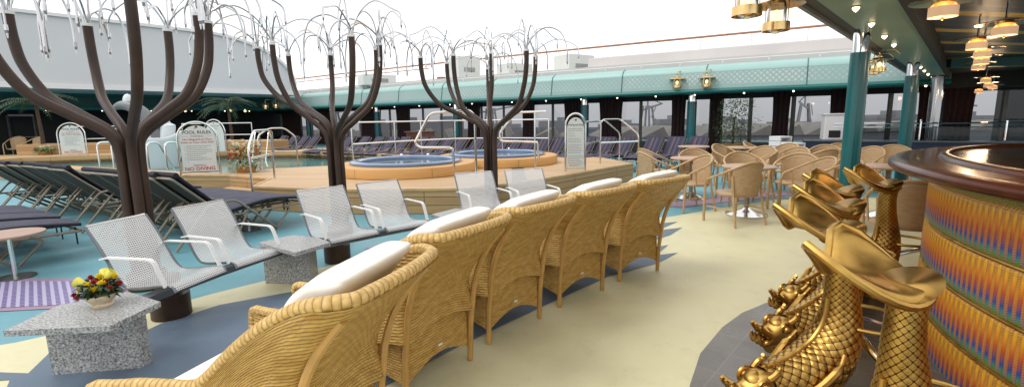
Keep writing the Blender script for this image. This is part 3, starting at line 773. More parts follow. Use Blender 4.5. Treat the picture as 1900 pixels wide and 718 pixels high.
# curled row of trees on the quay (reads as one dark mass)
m=MB()
for i in range(220):
    x=random.uniform(-120,170); y=random.uniform(120,150); r=random.uniform(1.5,3.4)
    m.sph((x,y,-12+r*.9+random.uniform(0,3)),r,7,sc=(1.2,1,.9))
o=m.build('quay_trees',M['leaf'],smooth=0); o['kind']='stuff'; o['label']='distant dark tree belt on the quay'
# ================================================================ WICKER ARMCHAIRS
def sstep(a,b,x):
    t=max(0,min(1,(x-a)/(b-a))); return t*t*(3-2*t)
def lean(z): return -.35*max(0,(z-.30)/.73)**2.5
def make_armchair():
    t=thing('wicker_armchair','x','armchair',(0,0,0),0,'wicker lounge armchairs in the curved row')
    # plan path: left arm front -> back -> right arm front, parametrised by s in [0,1]
    def plan(s,z):
        w=.298-.050*math.exp(-((z-.60)/.17)**2)+.022*sstep(.62,1.03,z)
        yb=lean(z)-.012+.035*math.exp(-((z-.60)/.18)**2); yf=.80; rc=.035+.035*sstep(.4,.9,z)
        Ls=(yf-yb-rc); La=rc*pi/2; Lb=2*(w-rc); T=2*Ls+2*La+Lb
        d=s*T
        if d<Ls: return Vector((-w-.12*(1-d/Ls)**1.6*sstep(.2,.6,z), yf-d,z))
        d-=Ls
        if d<La: a=d/rc; return Vector((-w+rc-rc*cos(a), yb+rc-rc*sin(a), z))
        d-=La
        if d<Lb: return Vector((-w+rc+d, yb-.03*sin(pi*d/Lb)*max(0,z-.3), z))
        d-=Lb
        if d<La: a=d/rc; return Vector((w-rc+rc*sin(a), yb+rc-rc*cos(a), z))
        d-=La
        return Vector((w+.12*(d/Ls)**1.6*sstep(.2,.6,z), yb+rc+d, z))
    def top(s):
        y=plan(s,.7).y
        e=abs(s-.5)*2
        return .585+.40*sstep(.40,-.03,y)+.012*cos((s-.5)*9) - .015*sstep(.6,.75,y)
    def bot(s):
        e=abs(s-.5)*2
        if e<.25: return .10+.085*cos(e/.25*pi/2)
        return .10+.05*sin((e-.25)/.75*pi)
    def surf(s,v,off=0):
        z0,z1=bot(s),top(s); z=z0+(z1-z0)*v
        p=plan(s,z)
        if off:
            q=(plan(min(1,s+.004),z)-plan(max(0,s-.004),z)); q.z=0; q.normalize(); p=p+Vector((-q.y,q.x,0))*off
        return p
    NU,NV=84,26
    m=MB()
    m.grid(lambda u,v:surf(u,v,-.0),NU,NV,0,lambda u,v:(u*2.3,bot(u)+(top(u)-bot(u))*v))
    m.build('woven_shell',M['wicker'],t,smooth=180)
    m=MB()
    m.grid(lambda u,v:surf(1-u,.30+.70*v,-.055),NU,14,0,lambda u,v:(u*2.3,.4+v*.6))
    m.build('inner_lining',M['wicker'],t,smooth=180)
    # braided rolled rim with turned-down arm fronts
    rim=[surf(0,0,-.03)+Vector((0,.012,.02)),surf(0,.45,-.03)+Vector((0,.03,0)),surf(0,.8,-.03)+Vector((0,.04,0)),surf(0,1,-.03)+Vector((0,.035,0))]
    rim+= [surf(i/40,1,-.026)+Vector((0,0,.014)) for i in range(1,40)]
    rim+= [surf(1,1,-.03)+Vector((0,.035,0)),surf(1,.8,-.03)+Vector((0,.04,0)),surf(1,.45,-.03)+Vector((0,.03,0)),surf(1,0,-.03)+Vector((0,.012,.02))]
    m=MB(); pts=spl(rim,3); n=len(pts)
    m.tube(pts,[.021+.008*sin(pi*i/(n-1))**.5 for i in range(n)],10)
    m.build('braided_rim',M['wicker_rim'],t,smooth=180)
    # front arm panels
    for sx in (0,1):
        m=MB()
        a=[surf(sx,v/8,0) for v in range(9)]; b=[surf(sx,v/8,-.07) for v in range(9)]
        m.add(a+b,[(i,i+1,i+10,i+9) for i in range(8)],0,[(0,p.z) for p in a]+[(.07,p.z) for p in b]); m.build('arm_front',M['wicker'],t,smooth=180)
    # bent cane posts
    for sx in (-1,1):
        P=[(sx*.29,-.012,0),(sx*.292,-.022,.25),(sx*.292,-.045,.42)]
        for z in (.55,.7,.83,.935): P.append((sx*(.293+.012*max(0,z-.55)),lean(z)-.042,z))
        m=MB(); m.tube(spl(P,5),[.017]*6+[.021]*200 if False else .0195,8); m.build('rear_post',M['cane'],t)
        m=MB(); m.tube(spl([(sx*.30,.76,0),(sx*.30,.76,.3),(sx*.33,.77,.5)],4),.018,8); m.build('front_leg',M['cane'],t)
    m=MB(); m.grid(lambda u,v:Vector(((u-.5)*.58,.76,.13+.06*sin(u*pi)+v*(.2-.06*sin(u*pi)))),16,6,0,lambda u,v:(u*.58,v*.2)); m.build('front_apron',M['wicker'],t)
    # seat cushion
    m=MB(); m.box((0,.40,.42),(.50,.70,.13)); o=m.build('seat_cushion',M['cushion'],t,smooth=180,bevel=.03)
    # cloth-wrapped back cushion, sagging and creased
    m=MB()
    def pil(u,v):
        th=u*2*pi; ph=v*pi
        ex=.36
        f=lambda c:(abs(c)**ex)*(1 if c>=0 else -1)
        x=.282*f(cos(th))*f(sin(ph)); y=.100*(.6*f(sin(th))*f(sin(ph))+.5*sin(th)*sin(ph)); z=.30*f(cos(ph))
        q=Vector((x*3.1,y*4,z*2.6)); nn=noise.noise(q*1.1+Vector((3,1,7)))*.05+noise.noise(Vector((q.x*3.2+q.z*1.5,q.y*2,q.z*1.6)))*.035-(1-abs(noise.noise(Vector((q.x*3+q.z*2.2,q.y*2,q.z*1.1-q.x)))*2.2))*.018
        s=1+nn*1.9
        x*=s*(1.0-.10*max(0,z)/.33); y*=s; z*=1+nn*.5
        zz=z+.765+.03*(abs(x)/.3)**3*(1 if z>0 else 0)+.02*sin(x*7+.6)
        return Vector((x,y+.145+lean(zz)*.92,zz))
    m.grid(pil,72,48); m.build('back_cushion',M['bcloth'],t,smooth=180,sub=1)
    m=MB(); m.box((0,-.018,.235),(.035,.005,.014)); m.build('maker_tag',M['whiteframe'],t,smooth=0)
    return t
arm=placer(make_armchair())
FR=[((-.71,2.20),73),((-.33,3.06),56),((.187,3.744),48),((.828,4.37),41),((1.541,4.963),35)]
AL=['nearest wicker armchair, cut by the bottom edge, with a big white cloth cushion','second nearest wicker armchair in the curved row','middle wicker armchair of the curved row','second farthest wicker armchair in the curved row','farthest wicker armchair, at the end of the row nearest the dining tables']
for (fr,ang),lab in zip(FR,AL):
    d=Vector((cos(radians(ang)),sin(radians(ang))))
    c=Vector(fr)-d*.275
    arm((c.x,c.y,.008),radians(ang),lab,1.03)

# ================================================================ STEEL BENCHES
def bench(name,label,seats,ped,extra=True):
    """seats: list of (front-left xy, front-right xy); left/right as seen from the aisle"""
    t=thing(name,label,'bench',(0,0,0),0,'curved steel benches between granite tables')
    prof=[(.015,.385),(.0,.415),(-.03,.428),(-.12,.425),(-.26,.405),(-.40,.395),(-.46,.42),(-.51,.48),(-.56,.57),(-.60,.65),(-.66,.75),(-.745,.875)]
    pp=spl([(0,a,b) for a,b in prof],3)
    for i,(a,b) in enumerate(seats):
        a=Vector(a);b=Vector(b); x=(b-a); w=x.length; x.normalize(); y=Vector((x.y,-x.x))  # y towards the aisle
        def P(u,yy,z): q=a+x*u+y*yy; return Vector((q.x,q.y,z))
        L=[0]
        for k in range(1,len(pp)): L.append(L[-1]+(pp[k]-pp[k-1]).length)
        m=MB()
        def fn(u,v):
            k=round(v*(len(pp)-1)); return P(.02+u*(w-.04),pp[k].y,pp[k].z)
        m.grid(fn,4,len(pp)-1,0,lambda u,v:(u*w,L[round(v*(len(pp)-1))]))
        m.build('perforated_seat',M['perf'],t,smooth=180)
        for u in (.012,w-.012):
            m=MB(); m.tube([P(u,p.y,p.z-.006) for p in pp],.011,6); m.build('side_frame',M['darksteel'],t)
        m=MB(); m.tube([P(.02,-.745,.875),P(w-.02,-.745,.875)],.007,6); m.build('top_edge',M['steel'],t)
        for u in (.0,w):
            m=MB(); pts=fillet([P(u,-.62,.62),P(u,-.56,.635),P(u,-.14,.635),P(u,-.05,.42)],.05,4)
            for p,q in zip(pts[:-1],pts[1:]): m.bar(p,q,.034,.012)
            m.build('armrest',M['whiteframe'],t,smooth=0)
    a=Vector(seats[0][0]);b=Vector(seats[-1][1]); mid=Vector(seats[0][1]).lerp(Vector(seats[1][0]),.5)
    xs=(b-a).normalized(); y=Vector((xs.y,-xs.x))
    m=MB(); pts=[a-xs*.12-y*.16,mid-y*.14,b+xs*.10-y*.16]
    for p,q in zip(pts[:-1],pts[1:]): m.bar((p.x,p.y,.345),(q.x,q.y,.345),.10,.06)
    m.build('beam',M['darksteel'],t,smooth=0,bevel=.01)
    m=MB(); m.cyl((ped[0],ped[1],.008),.15,.20,24); m.cyl((ped[0],ped[1],.2),.095,.17,20); m.build('pedestal',M['brown'],t)
    return t
bench('steel_bench','perforated steel two-seat bench nearest the camera, beside the flower bowl table',[((-2.60,3.46),(-2.50,3.98)),((-2.47,4.05),(-2.27,4.57))],(-2.98,3.93))
bench('steel_bench','perforated steel two-seat bench in front of the middle sculpture tree',[((-1.93,4.84),(-1.52,5.28)),((-1.46,5.34),(-1.02,5.74))],(-2.10,5.50))
bench('steel_bench','farthest perforated steel two-seat bench, against the pool platform',[((-.52,6.22),(.04,6.50)),((.13,6.54),(.74,6.76))],(-.35,6.75))
# ================================================================ GRANITE TABLES
def gtable(label,top,blk):
    t=thing('granite_table',label,'table',(0,0,0),0,'granite block tables between the benches')
    m=MB(); m.prism(top,.415,.452,bottom=True); m.build('table_top',M['granite'],t,smooth=0,bevel=.004)
    m=MB(); m.prism(blk,.008,.385,bottom=True); m.build('block',M['granite'],t,smooth=0,bevel=.004)
    c=sum((Vector(p) for p in blk),Vector((0,0)))/len(blk)
    for k in (0.45,-.45):
        q=Vector(blk[0]).lerp(Vector(blk[1]),.5+k*.6)*.8+c*.2; m=MB(); m.box((q.x,q.y,.40),(.10,.10,.034)); m.build('spacer',M['cushion'],t,smooth=0)
    return t
gtable('granite table in the foreground carrying the flower bowl',[G(6,614,.45).xy,G(204,605,.45).xy,G(298,560,.45).xy,G(236,541,.45).xy,G(110,566,.45).xy],
       [G(98,697).xy+Vector((0,0)),G(262,684).xy,G(283,671).xy,(-2.78,3.24),(-3.15,3.2)])
gtable('granite table between the nearest bench and the middle bench',[G(480,450,.45).xy,G(548,469,.45).xy,G(613,450,.45).xy,G(590,441,.45).xy,G(544,436,.45).xy],
       [G(493,526).xy,G(575,528).xy,G(590,506).xy,(-2.34,5.16),(-2.6,5.05)])
gtable('granite table mostly hidden between the middle and farthest benches',[G(800,398,.45).xy,G(850,412,.45).xy,G(925,396,.45).xy,G(880,387,.45).xy,G(845,387,.45).xy],
       [(-1.05,5.7),(-.62,5.62),(-.45,5.95),(-.62,6.2),(-.95,6.1)])

# flower bowl
fb=G(190,566,.452)
t=thing('flower_bowl','cream ceramic bowl of yellow callas and red flowers on the nearest granite table','flower bowl',tuple(fb))
m=MB(); m.lathe([(.001,0),(.062,0),(.066,.012),(.052,.022),(.060,.03),(.082,.055),(.095,.078),(.098,.085),(.088,.085),(.07,.06),(.001,.05)],28); m.build('bowl',M['pot'],t)
random.seed(11)
def leafq(m,p,d,L,W,mi=0,curl=.3):
    d=Vector(d).normalized(); s=d.cross(Vector((0,0,1)));  s = s.normalized() if s.length>.01 else Vector((1,0,0))
    p=Vector(p); a=p+d*L*.5+Vector((0,0,L*.12)); e=p+d*L-Vector((0,0,L*curl))
    m.add([p,a-s*W/2,e,a+s*W/2],[(0,1,2,3)],mi)
m=MB()
for i in range(150):
    a=random.uniform(0,2*pi); e=random.uniform(-.25,1.1); r=random.uniform(.02,.085)
    leafq(m,(r*cos(a),r*sin(a),.075+random.uniform(0,.07)),(cos(a)*cos(e),sin(a)*cos(e),sin(e)),random.uniform(.04,.085),.035)
m.build('foliage',M['leaf'],t,smooth=0)
def bloom(c,r,m_,name,n=26):
    m=MB(); c=Vector(c)
    for i in range(n):
        a=i*2.4; e=(i/n)*1.5; leafq(m,c,(cos(a)*cos(e),sin(a)*cos(e),sin(e)*.8+.1),r,r*.6,0,-.1)
    m.sph(c+Vector((0,0,.004)),r*.35,8); m.build(name,m_,t,smooth=0)
for c in [(-.02,-.06,.15),(.06,-.05,.16),(.01,.0,.19),(.09,.02,.185),(-.09,-.05,.115),(.03,-.08,.13)]: bloom(c,.033,M['yellow'],'yellow_flower')
for c in [(-.05,.0,.185),(.10,-.04,.125),(.12,.02,.14),(-.13,-.05,.08),(.0,-.04,.165),(-.08,-.08,.07),(.05,-.01,.16),(-.03,.03,.16)]: bloom(c,.028,M['redp'],'red_flower')
for c,d in [((-.10,-.0,.15),(-1,-.1,.35)),((.04,.02,.19),(.5,.3,.5)),((.0,.05,.18),(-.3,.6,.6))]:
    m=MB(); c=Vector(c); d=Vector(d).normalized(); m.tube([c-d*.05,c-d*.01,c+d*.03,c+d*.05],[.006,.014,.030,.036],12,cap=False); m.build('calla_lily',M['lily'],t)

# ================================================================ SCULPTURE TREES
def tree_(label,base,tops,ztop,fork,seed,rr=.036,rb=.085,low=0):
    random.seed(seed)
    t=thing('sculpture_tree',label,'tree sculpture',(base[0],base[1],0),0,'brown steel sculpture trees with chrome sprays')
    B=Vector((base[0],base[1],0))
    m=MB(); m.cyl((0,0,0),.17,.16,28); m.build('base',M['brown'],t)
    n=len(tops)
    for i,(u,v) in enumerate(tops):
        zt=ztop+random.uniform(-.05,.05)
        T=G(u,v,zt)-B; 
        dh=Vector((T.x,T.y,0)); L=dh.length; d=dh.normalized()
        b0=d*rb; f=fork+random.uniform(-.08,.10)
        side=Vector((-d.y,d.x,0))*random.uniform(-.03,.03)
        hz=T.z-f
        P=[b0+Vector((0,0,.1)),b0+Vector((0,0,.8)),b0+Vector((0,0,f-.22)),b0+d*L*.07+Vector((0,0,f)),b0+d*L*.36+side+Vector((0,0,f+hz*.16)),b0*.5+d*L*.70+side+Vector((0,0,f+hz*.32)),d*L*.93+Vector((0,0,f+hz*.57)),d*L*.99+Vector((0,0,f+hz*.80)),Vector((T.x,T.y,T.z))]
        m=MB(); m.tube(spl(P,7),rr,12); br=m.build('branch',M['brown'],t,smooth=180)
        m=MB(); m.cyl((T.x,T.y,T.z-.015),rr*1.15,.03,16); m.build('collar',M['white'],br)
        # chrome gooseneck sprays
        ns=6
        for k in range(ns):
            a=2*pi*k/ns+random.uniform(-.35,.35)+i; R=random.uniform(.30,.85); Hh=random.uniform(.20,.44); dr=random.uniform(.05,.52)
            dd=Vector((cos(a),sin(a),0)); s0=T+dd*rr*.5
            if k==0: R*=.3; Hh=.45; dr=.15
            pts=[s0,s0+Vector((0,0,.10))+dd*.015,s0+Vector((0,0,Hh*.75))+dd*R*.22,s0+Vector((0,0,Hh))+dd*R*.52,s0+Vector((0,0,Hh*.72))+dd*R*.86,s0+Vector((0,0,Hh*.72-dr*.55))+dd*R*1.02,s0+Vector((0,0,Hh*.6-dr))+dd*R*1.04]
            sp_=spl(pts,5); e=sp_[-1]; ed=(sp_[-1]-sp_[-2]).normalized()
            m=MB(); m.tube(sp_,.0105,6)
            m.tube([e,e+ed*.05],.0145,8); m.tube([e+ed*.05,e+ed*.075],.010,8,1); m.tube([e+ed*.075,e+ed*.12],[.009,.004],6,2)
            m.build('drooping_spray',[M['spray'],M['darksteel'],M['bulb']],br)
tree_('large brown tubular steel tree sculpture at the left, behind the nearest bench',(-3.75,4.68),[(162,47),(240,-12),(311,57),(366,28),(385,42),(14,24),(-48,-8)],2.75,1.52,1,.045,.078)
tree_('middle brown tubular tree sculpture with chrome sprays, behind the second bench',(-2.52,6.80),[(477,89),(505,82),(535,103),(613,102),(652,67),(704,83),(698,92)],2.72,1.55,2,.038,.085)
tree_('smallest, farthest brown tubular tree sculpture in front of the whirlpools',(-.36,8.25),[(780,107),(829,118),(841,103),(911.6,99),(977,93.5),(993.5,105),(905,128)],2.75,1.52,3,.040,.085)
# ================================================================ POOL RAILS AND SIGNS
def rail(name,label,tubes,cat='handrail',r=.022,mat_='steel',group=None,fil=.12):
    t=thing(name,label,cat,(0,0,0),0,group)
    for nm,pts in tubes:
        m=MB(); m.tube(fillet([tuple(p) for p in pts],fil,5),r,8); m.build(nm,M[mat_],t)
    return t
def at(u,Y,z): k=ray(u,G_v(z,Y)); return Vector((k[0]/k[1]*Y,Y,z))
def G_v(z,Y): # row of a point at height z and distance Y, near the given column
    return 221+(1.65-z)/Y*893
# near handrail at the notch
a=G(468,352,PZ-.0); b=G(510,331,PZ)
def over(p,z): return Vector((p.x,p.y,z))
def lift(base,v):  # height whose image row is v above the base point
    return D(0,v,base.y).z if False else H+(ray(CX,v)[2]/ray(CX,v)[1])*base.y
A=G(469,356,.42); Bq=G(510,331,PZ)
m1=A.lerp(Bq,.25); m2=A.lerp(Bq,.9)
rail('pool_handrail','chrome handrail at the notch steps, left of the middle sculpture tree',[('handrail_tube',[A+Vector((0,0,-.25)),over(A,1.22),over(m1,1.50),over(m2,1.50),over(Bq,1.38),Bq]),('mid_bar',[over(A,1.02)+Vector((0,0,0)),over(Bq,.98)])])
A2=G(463,331,PZ)+Vector((-.35,1.2,0)); B2=A2+Vector((.75,1.3,0))
A2=Vector((-6.55,12.35,PZ)); B2=Vector((-5.95,13.2,PZ))
rail('pool_handrail','smaller chrome handrail behind the one at the notch steps',[('handrail_tube',[A2,over(A2,1.32),over(A2.lerp(B2,.3),1.50),over(A2.lerp(B2,.7),1.50),over(B2,1.25),B2])],r=.02)
# long rail behind the tubs
pts=[Vector((-4.45,13.35,PZ)),Vector((-3.55,14.6,PZ)),Vector((-2.9,15.4,PZ)),Vector((-1.9,16.2,PZ)),Vector((-.3,16.1,PZ)),Vector((1.2,15.3,PZ))]
tb=[('handrail_tube',[over(p,1.62) for p in pts]),('mid_bar',[over(p,1.02) for p in pts])]+[('rail_post',[over(p,PZ),over(p,1.62)]) for p in pts]
rail('platform_railing','long two-bar chrome railing between the pool and the whirlpools',tb,'railing',fil=.02)
# tub handrails
A=D(770,267,10.0);  
def tubrail(label,P,base_u,base_v,low,sh=0):
    rail('whirlpool_handrail',label,[('handrail_tube',P),('lower_bar',low)],r=.026,group='handrails beside the whirlpools')
Y=9.75
P=[D(835,274,Y),D(779,274,Y),D(769,266,Y),D(798,210,Y),D(872,205,Y),D(881,216,Y)]; e=P[-1]
f=G(886,315,PZ); P.append(Vector((e.x,e.y,PZ)))
q=D(836,275,Y)
tubrail('chrome handrail curving down beside the nearer whirlpool',P,0,0,[q-Vector((.08,0,0)),q+Vector((.04,0,0)),Vector((q.x+.06,q.y+.0,.66))])
Y=11.3
P=[D(997,264,Y),D(928,262,Y),D(927,247,Y),D(957,209,Y),D(1013,207,Y)]
q=D(995,264,Y); g=D(992,208,Y)
tubrail('chrome handrail by the farther whirlpool, right of the smallest tree',P,0,0,[q-Vector((.08,0,0)),q+Vector((.03,0,0)),Vector((q.x+.06,q.y,.66))])
rail('handrail_post','upright chrome post holding the handrail by the farther whirlpool',[('post',[Vector((g.x,g.y,PZ)),g])],'post',.022)
# platform end rail
A=G(1113.5,304,PZ); B=G(1153,300,PZ)+Vector((.0,.25,0)); E1=Vector((3.45,12.9,0)); 
z=1.62
t=rail('platform_handrail','chrome stair handrail at the right end of the timber platform',[
 ('handrail_tube',[A,over(A,1.52),over(A,1.60)+Vector((.08,0,0)),over(A,1.60)+Vector((.62,.5,.0)),over(E1,1.18),over(E1,.0)]),
 ('handrail_tube',[over(A,1.60)+Vector((.12,.05,-.02)),over(B,1.22),over(B,PZ)]),
 ('mid_bar',[over(A,1.0),over(E1,1.0)])],'handrail')
S1=G(1087,316,PZ)
rail('side_rail','short two-bar chrome rail between the whirlpool sign and the end handrail',[('handrail_tube',[over(S1,1.56),over(A,1.56)]),('mid_bar',[over(S1,1.05),over(A,1.05)])],'rail')

# far-side pool rails at left
L=[Vector((-14.4,21.0,PZ)),Vector((-11.3,20.9,PZ)),Vector((-9.9,21.6,PZ))]
rail('far_railing','far two-bar chrome railing beyond the pool, behind the pool rules sign',[('handrail_tube',[over(p,1.65) for p in L[:2]]),('mid_bar',[over(p,1.15) for p in L[:2]])]+[('rail_post',[p,over(p,1.65)]) for p in L[:2]],'railing',.02,fil=.02)
L=[G(208,290,.45),G(160,292,.45),G(100,296,.45)]
L=[Vector((-17.6,19.4,.45)),Vector((-15.6,20.4,.45))]
rail('far_railing','far two-bar chrome railing right of the leftmost pool sign',[('handrail_tube',[over(p,1.6) for p in L]),('mid_bar',[over(p,1.1) for p in L])]+[('rail_post',[p,over(p,1.6)]) for p in L],'railing',.02,fil=.02)
L=[G(445,278,.45),G(500,278,.45)]
def ladder(label,p,d,hz=.62):
    d=Vector((*d,0)).normalized(); s=Vector((-d.y,d.x,0))
    t=thing('pool_ladder',label,'pool ladder',(0,0,0),0,'chrome pool ladders')
    for k in (-.26,.26):
        q=p+s*k; m=MB(); m.tube(fillet([q,over(q,p.z+hz),over(q,p.z+hz)+d*.38,q+d*.95+Vector((0,0,-.35))],.14,5),.024,8); m.build('ladder_rail',M['steel'],t)
    m=MB(); m.bar(p-s*.26+d*.86+Vector((0,0,-.2)),p+s*.26+d*.86+Vector((0,0,-.2)),.08,.03); m.build('rung',M['steel'],t)
ladder('chrome pool ladder on the near left coping, in front of the leftmost sign',Vector((-11.4,13.35,.45)),(.25,1),.72)
ladder('chrome pool ladder partly hidden behind the trunk of the largest tree',Vector((-9.4,12.6,.45)),(.1,1),.72)
ladder('chrome pool ladder on the far coping, left of the flower arrangement',Vector((-10.2,19.9,.45)),(.1,-1),.85)

# arched signs
def text(body,size,c,m_,parent,name='lettering',sx=1.0,off=0.0):
    cu=bpy.data.curves.new(name,'FONT'); cu.body=body; cu.size=size; cu.align_x='CENTER'; cu.extrude=.0012; cu.offset=off; cu.space_character=1.0
    o=bpy.data.objects.new(name,cu); COL.objects.link(o)
    bpy.context.view_layer.update()
    me=bpy.data.meshes.new_from_object(o); bpy.data.objects.remove(o); 
    n=bpy.data.objects.new(name,me); COL.objects.link(n); me.materials.clear(); me.materials.append(m_)
    n.parent=parent; n.location=c; n.rotation_euler=(pi/2,0,0); n.scale=(sx,1,1); return n
def sign(label,pos,rz,w,h,kind,sc=1):
    t=thing('pool_sign',label,'sign',tuple(pos),rz,'arched rule signs on chrome frames')
    r=w/2
    out=[(-r,.07)]+[( -r*cos(k/20*pi),h-r+r*sin(k/20*pi)) for k in range(21)]+[(r,.07)]
    if kind=='whirl': out=[(-r,.04)]+[(-r*cos(k/20*pi),h-r*1.25+r*1.25*sin(k/20*pi)) for k in range(21)]+[(r,.04)]
    ins=[(x*.86,max(.075,(y-.08)*.955+.05)) for x,y in out]
    m=MB(); n=len(ins); m.add([(x,-.009,y) for x,y in ins]+[(x,.009,y) for x,y in ins],[tuple(range(n)),tuple(range(2*n-1,n-1,-1))]+[(i,n+i,n+(i+1)%n,(i+1)%n) for i in range(n)])
    m.build('board',M['signw'],t,smooth=0)
    m=MB(); fr=[(-r,0,0)]+[(x,0,y) for x,y in out]+[(r,0,0)]; m.tube(fr,.022,8); m.build('arch_frame',M['steel'],t)
    m=MB(); m.bar((-r,0,.06),(r,0,.06),.02,.02); m.build('cross_bar',M['steel'],t)
    y=-.0115
    def lines(z0,z1,n,wd,left,mt,rg=.25):
        random.seed(n*7)
        for k in range(n):
            z=z0+(z1-z0)*k/max(1,n-1); ww=wd*random.uniform(1-rg,1)
            m=MB(); x=left; 
            while x<left+ww:
                l=random.uniform(.018,.05); m.box((x+l/2,y,z),(l,.0015,.0085)); x+=l+.009
            m.build('text_line',mt,t,smooth=0,kind=None)
    if kind=='pool':
        m=MB(); m.add([(0,y,h-.15),(.035,y,h-.125),(.028,y,h-.095),(.0,y,h-.085),(-.025,y,h-.10),(-.01,y,h-.12)],[(0,1,2,3,4,5)]); m.add([(-.035,y,h-.155),(-.02,y,h-.12),(-.005,y,h-.155)],[(0,1,2)]); m.build('emblem',M['ink_dark'],t,smooth=0)
        text('POOL RULES',.105,(0,y,h-.275),M['ink_dark'],t,off=.001,sx=.98)
        text('WARNING',.055,(0,y,h-.35),M['ink_grey'],t)
        for sx in (-1,1):
            m=MB(); m.box((sx*.24,y,h-.333),(.15,.0015,.004)); m.build('rule_line',M['ink_grey'],t,smooth=0)
        text('No Lifeguard on Duty',.067,(0,y,h-.425),M['ink_red'],t); text('Swim at Your Own Risk',.067,(0,y,h-.495),M['ink_red'],t)
        for k,(a_) in enumerate(range(9)):
            m=MB(); random.seed(k); x=-.24; W=[.50,.42,.50,.52,.40,.26,.36,.50,.02][k]
            z=h-.56-k*.046
            while x<-.24+W: l=random.uniform(.015,.045); m.box((x+l/2,y,z),(l,.0015,.010)); x+=l+.009
            m.build('small_print',M['ink_grey'],t,smooth=0)
        for k in (0,1,2,4,6,7):
            m=MB(); m.box((-.275,y,h-.56-k*.046),(.012,.0015,.012)); m.build('bullet',M['ink_grey'],t,smooth=0)
        text('POSITIVELY',.05,(0,y,.205),M['ink_red'],t); text('NO DIVING',.115,(0,y,.105),M['ink_red'],t,off=.0015,sx=1.02)
    else:
        m=MB(); m.add([(0,y,h-.17),(.025,y,h-.15),(.012,y,h-.115),(-.004,y,h-.12),(-.02,y,h-.15)],[(0,1,2,3,4)]); m.build('emblem',M['ink_dark'],t,smooth=0)
        text('Whirlpool Rules',.062,(0,y,h-.27),M['ink_grey'],t,off=.0008)
        lines(h-.34,h-.38,2,.34,-.17,M['ink_grey'],.1); lines(h-.44,h-.50,2,.18,-.17,M['ink_grey'])
        lines(h-.56,h-.64,3,.34,-.17,M['ink_grey']); lines(h-.70,h-.88,6,.34,-.17,M['ink_grey']); lines(h-.95,h-1.1,5,.34,-.17,M['ink_grey']); lines(.13,.16,2,.28,-.14,M['ink_red'])
    return t
sl=G(340,326,PZ); sr_=G(404,322,PZ); c=(sl+sr_)/2; hs=1.23
sign('arched pool rules sign with NO DIVING in red, beside the flower arrangement',c+Vector((0,.02,0)),atan2(sr_.y-sl.y,sr_.x-sl.x)*.8,.80,1.24,'pool')
c=Vector((-17.0,18.2,.45)); c=D(139,295,19.2); c.z=.45
sign('leftmost arched pool rules sign, beyond the pool in front of the dark lounge',c,.25,.94,1.30,'pool')
c=D(402,280,19.5); c.z=.45
sign('arched sign half hidden behind the nearest pool rules sign',c,0,.85,1.35,'whirl')
sl=G(1047,320,PZ); sr_=G(1087,316,PZ); c=(sl+sr_)/2
sign('tall narrow arched whirlpool rules sign at the edge of the timber platform',c,.12,.46,1.30,'whirl')

# flower arrangement on the pool edge
def arrangement(label,c,W,Hh,cols,seed,grp=None,dep=.35,nleaf=260):
    random.seed(seed); t=thing('flower_arrangement',label,'flowers',tuple(c),0,grp)
    m=MB(); m.lathe([(.001,0),(.20,0),(.24,.14),(.2,.15),(.001,.12)],18); m.build('planter',M['terracotta'],t)
    m=MB()
    for i in range(nleaf):
        a=random.uniform(0,2*pi); h=random.uniform(.08,Hh*.8); r=W*.5*sqrt(random.random())*(1-.4*h/Hh)
        leafq(m,(r*cos(a),r*sin(a)*.7,h),(cos(a),sin(a),random.uniform(-.3,1.1)),random.uniform(.09,.2),.045)
    m.build('foliage',M['leaf2'],t,smooth=0)
    for (nm,mt,n,z0,z1,r_) in cols:
        for i in range(n):
            a=random.uniform(0,2*pi); h=random.uniform(z0,z1)*Hh; r=W*.52*sqrt(random.uniform(.2,1))*(1-.35*h/Hh)
            m=MB(); 
            c0=Vector((r*cos(a),r*sin(a)*.7,h)); 
            for k in range(7): b_=k*.9+i; leafq(m,c0,(cos(b_),sin(b_)-.3,.5),r_,r_*.7,0,-.05)
            m.sph(c0,r_*.45,6); m.build(nm,mt,t,smooth=0)
    return t
arrangement('large arrangement of white lilies and orange flowers on the timber edge by the notch',G(452,322,PZ)+Vector((-.12,.35,0)),1.0,.80,
  [('white_bloom',M['whitep'],26,.75,.98,.055),('orange_bloom',M['orangep'],24,.42,.72,.07),('white_bloom',M['whitep'],30,.05,.4,.05),('red_bloom',M['redp'],7,.4,.6,.07)],5)
t=arrangement('orange planter box of pale flowers at the far left, behind the pool',Vector((-19.6,20.0,.45)),.9,.36,[('white_bloom',M['whitep'],22,.6,1,.06)],8)

# white sculpture with grey dolphin
c=D(290,312,16.3); c.z=.1
t=thing('fountain_sculpture','white swooping fountain sculpture in the pool, half hidden by the largest tree','sculpture',tuple(c),.1)
m=MB()
def hull(u,v):
    th=u*2*pi; zt=1.02+.42*max(0,-cos(th))**1.5*1.0+.30*max(0,cos(th))**6+.1*sin(th)**2; z=zt*v
    rx=.62+.38*v+.16*max(0,-cos(th)); ry=.5+.25*v
    return Vector((rx*cos(th),ry*sin(th),z))
m.grid(hull,40,10); m.build('white_base',M['statue'],t,smooth=180,solid=.06)
m=MB(); m.tube(spl([(.3,.0,.4),(.45,.0,1.1),(.52,.05,1.5),(.40,.0,1.85)],6),[.30]*4+[.22]*9+[.10]*6,12); m.build('white_fin',M['statue'],t)
m=MB(); pts=spl([(.28,-.12,.9),(.16,-.12,1.35),(-.05,-.10,1.8),(-.40,-.06,2.1),(-.80,0,2.2),(-1.1,0,2.1)],7); n=len(pts)
m.tube(pts,[.05+.16*sin(pi*min(1,(i+4)/(n+3)))**.8 for i in range(n)],14); m.build('dolphin_body',M['dolphin'],t)
m=MB(); m.sph((-.62,.02,2.32),.17,12,sc=(.9,.9,1.5)); m.build('white_ball',M['statue'],t)

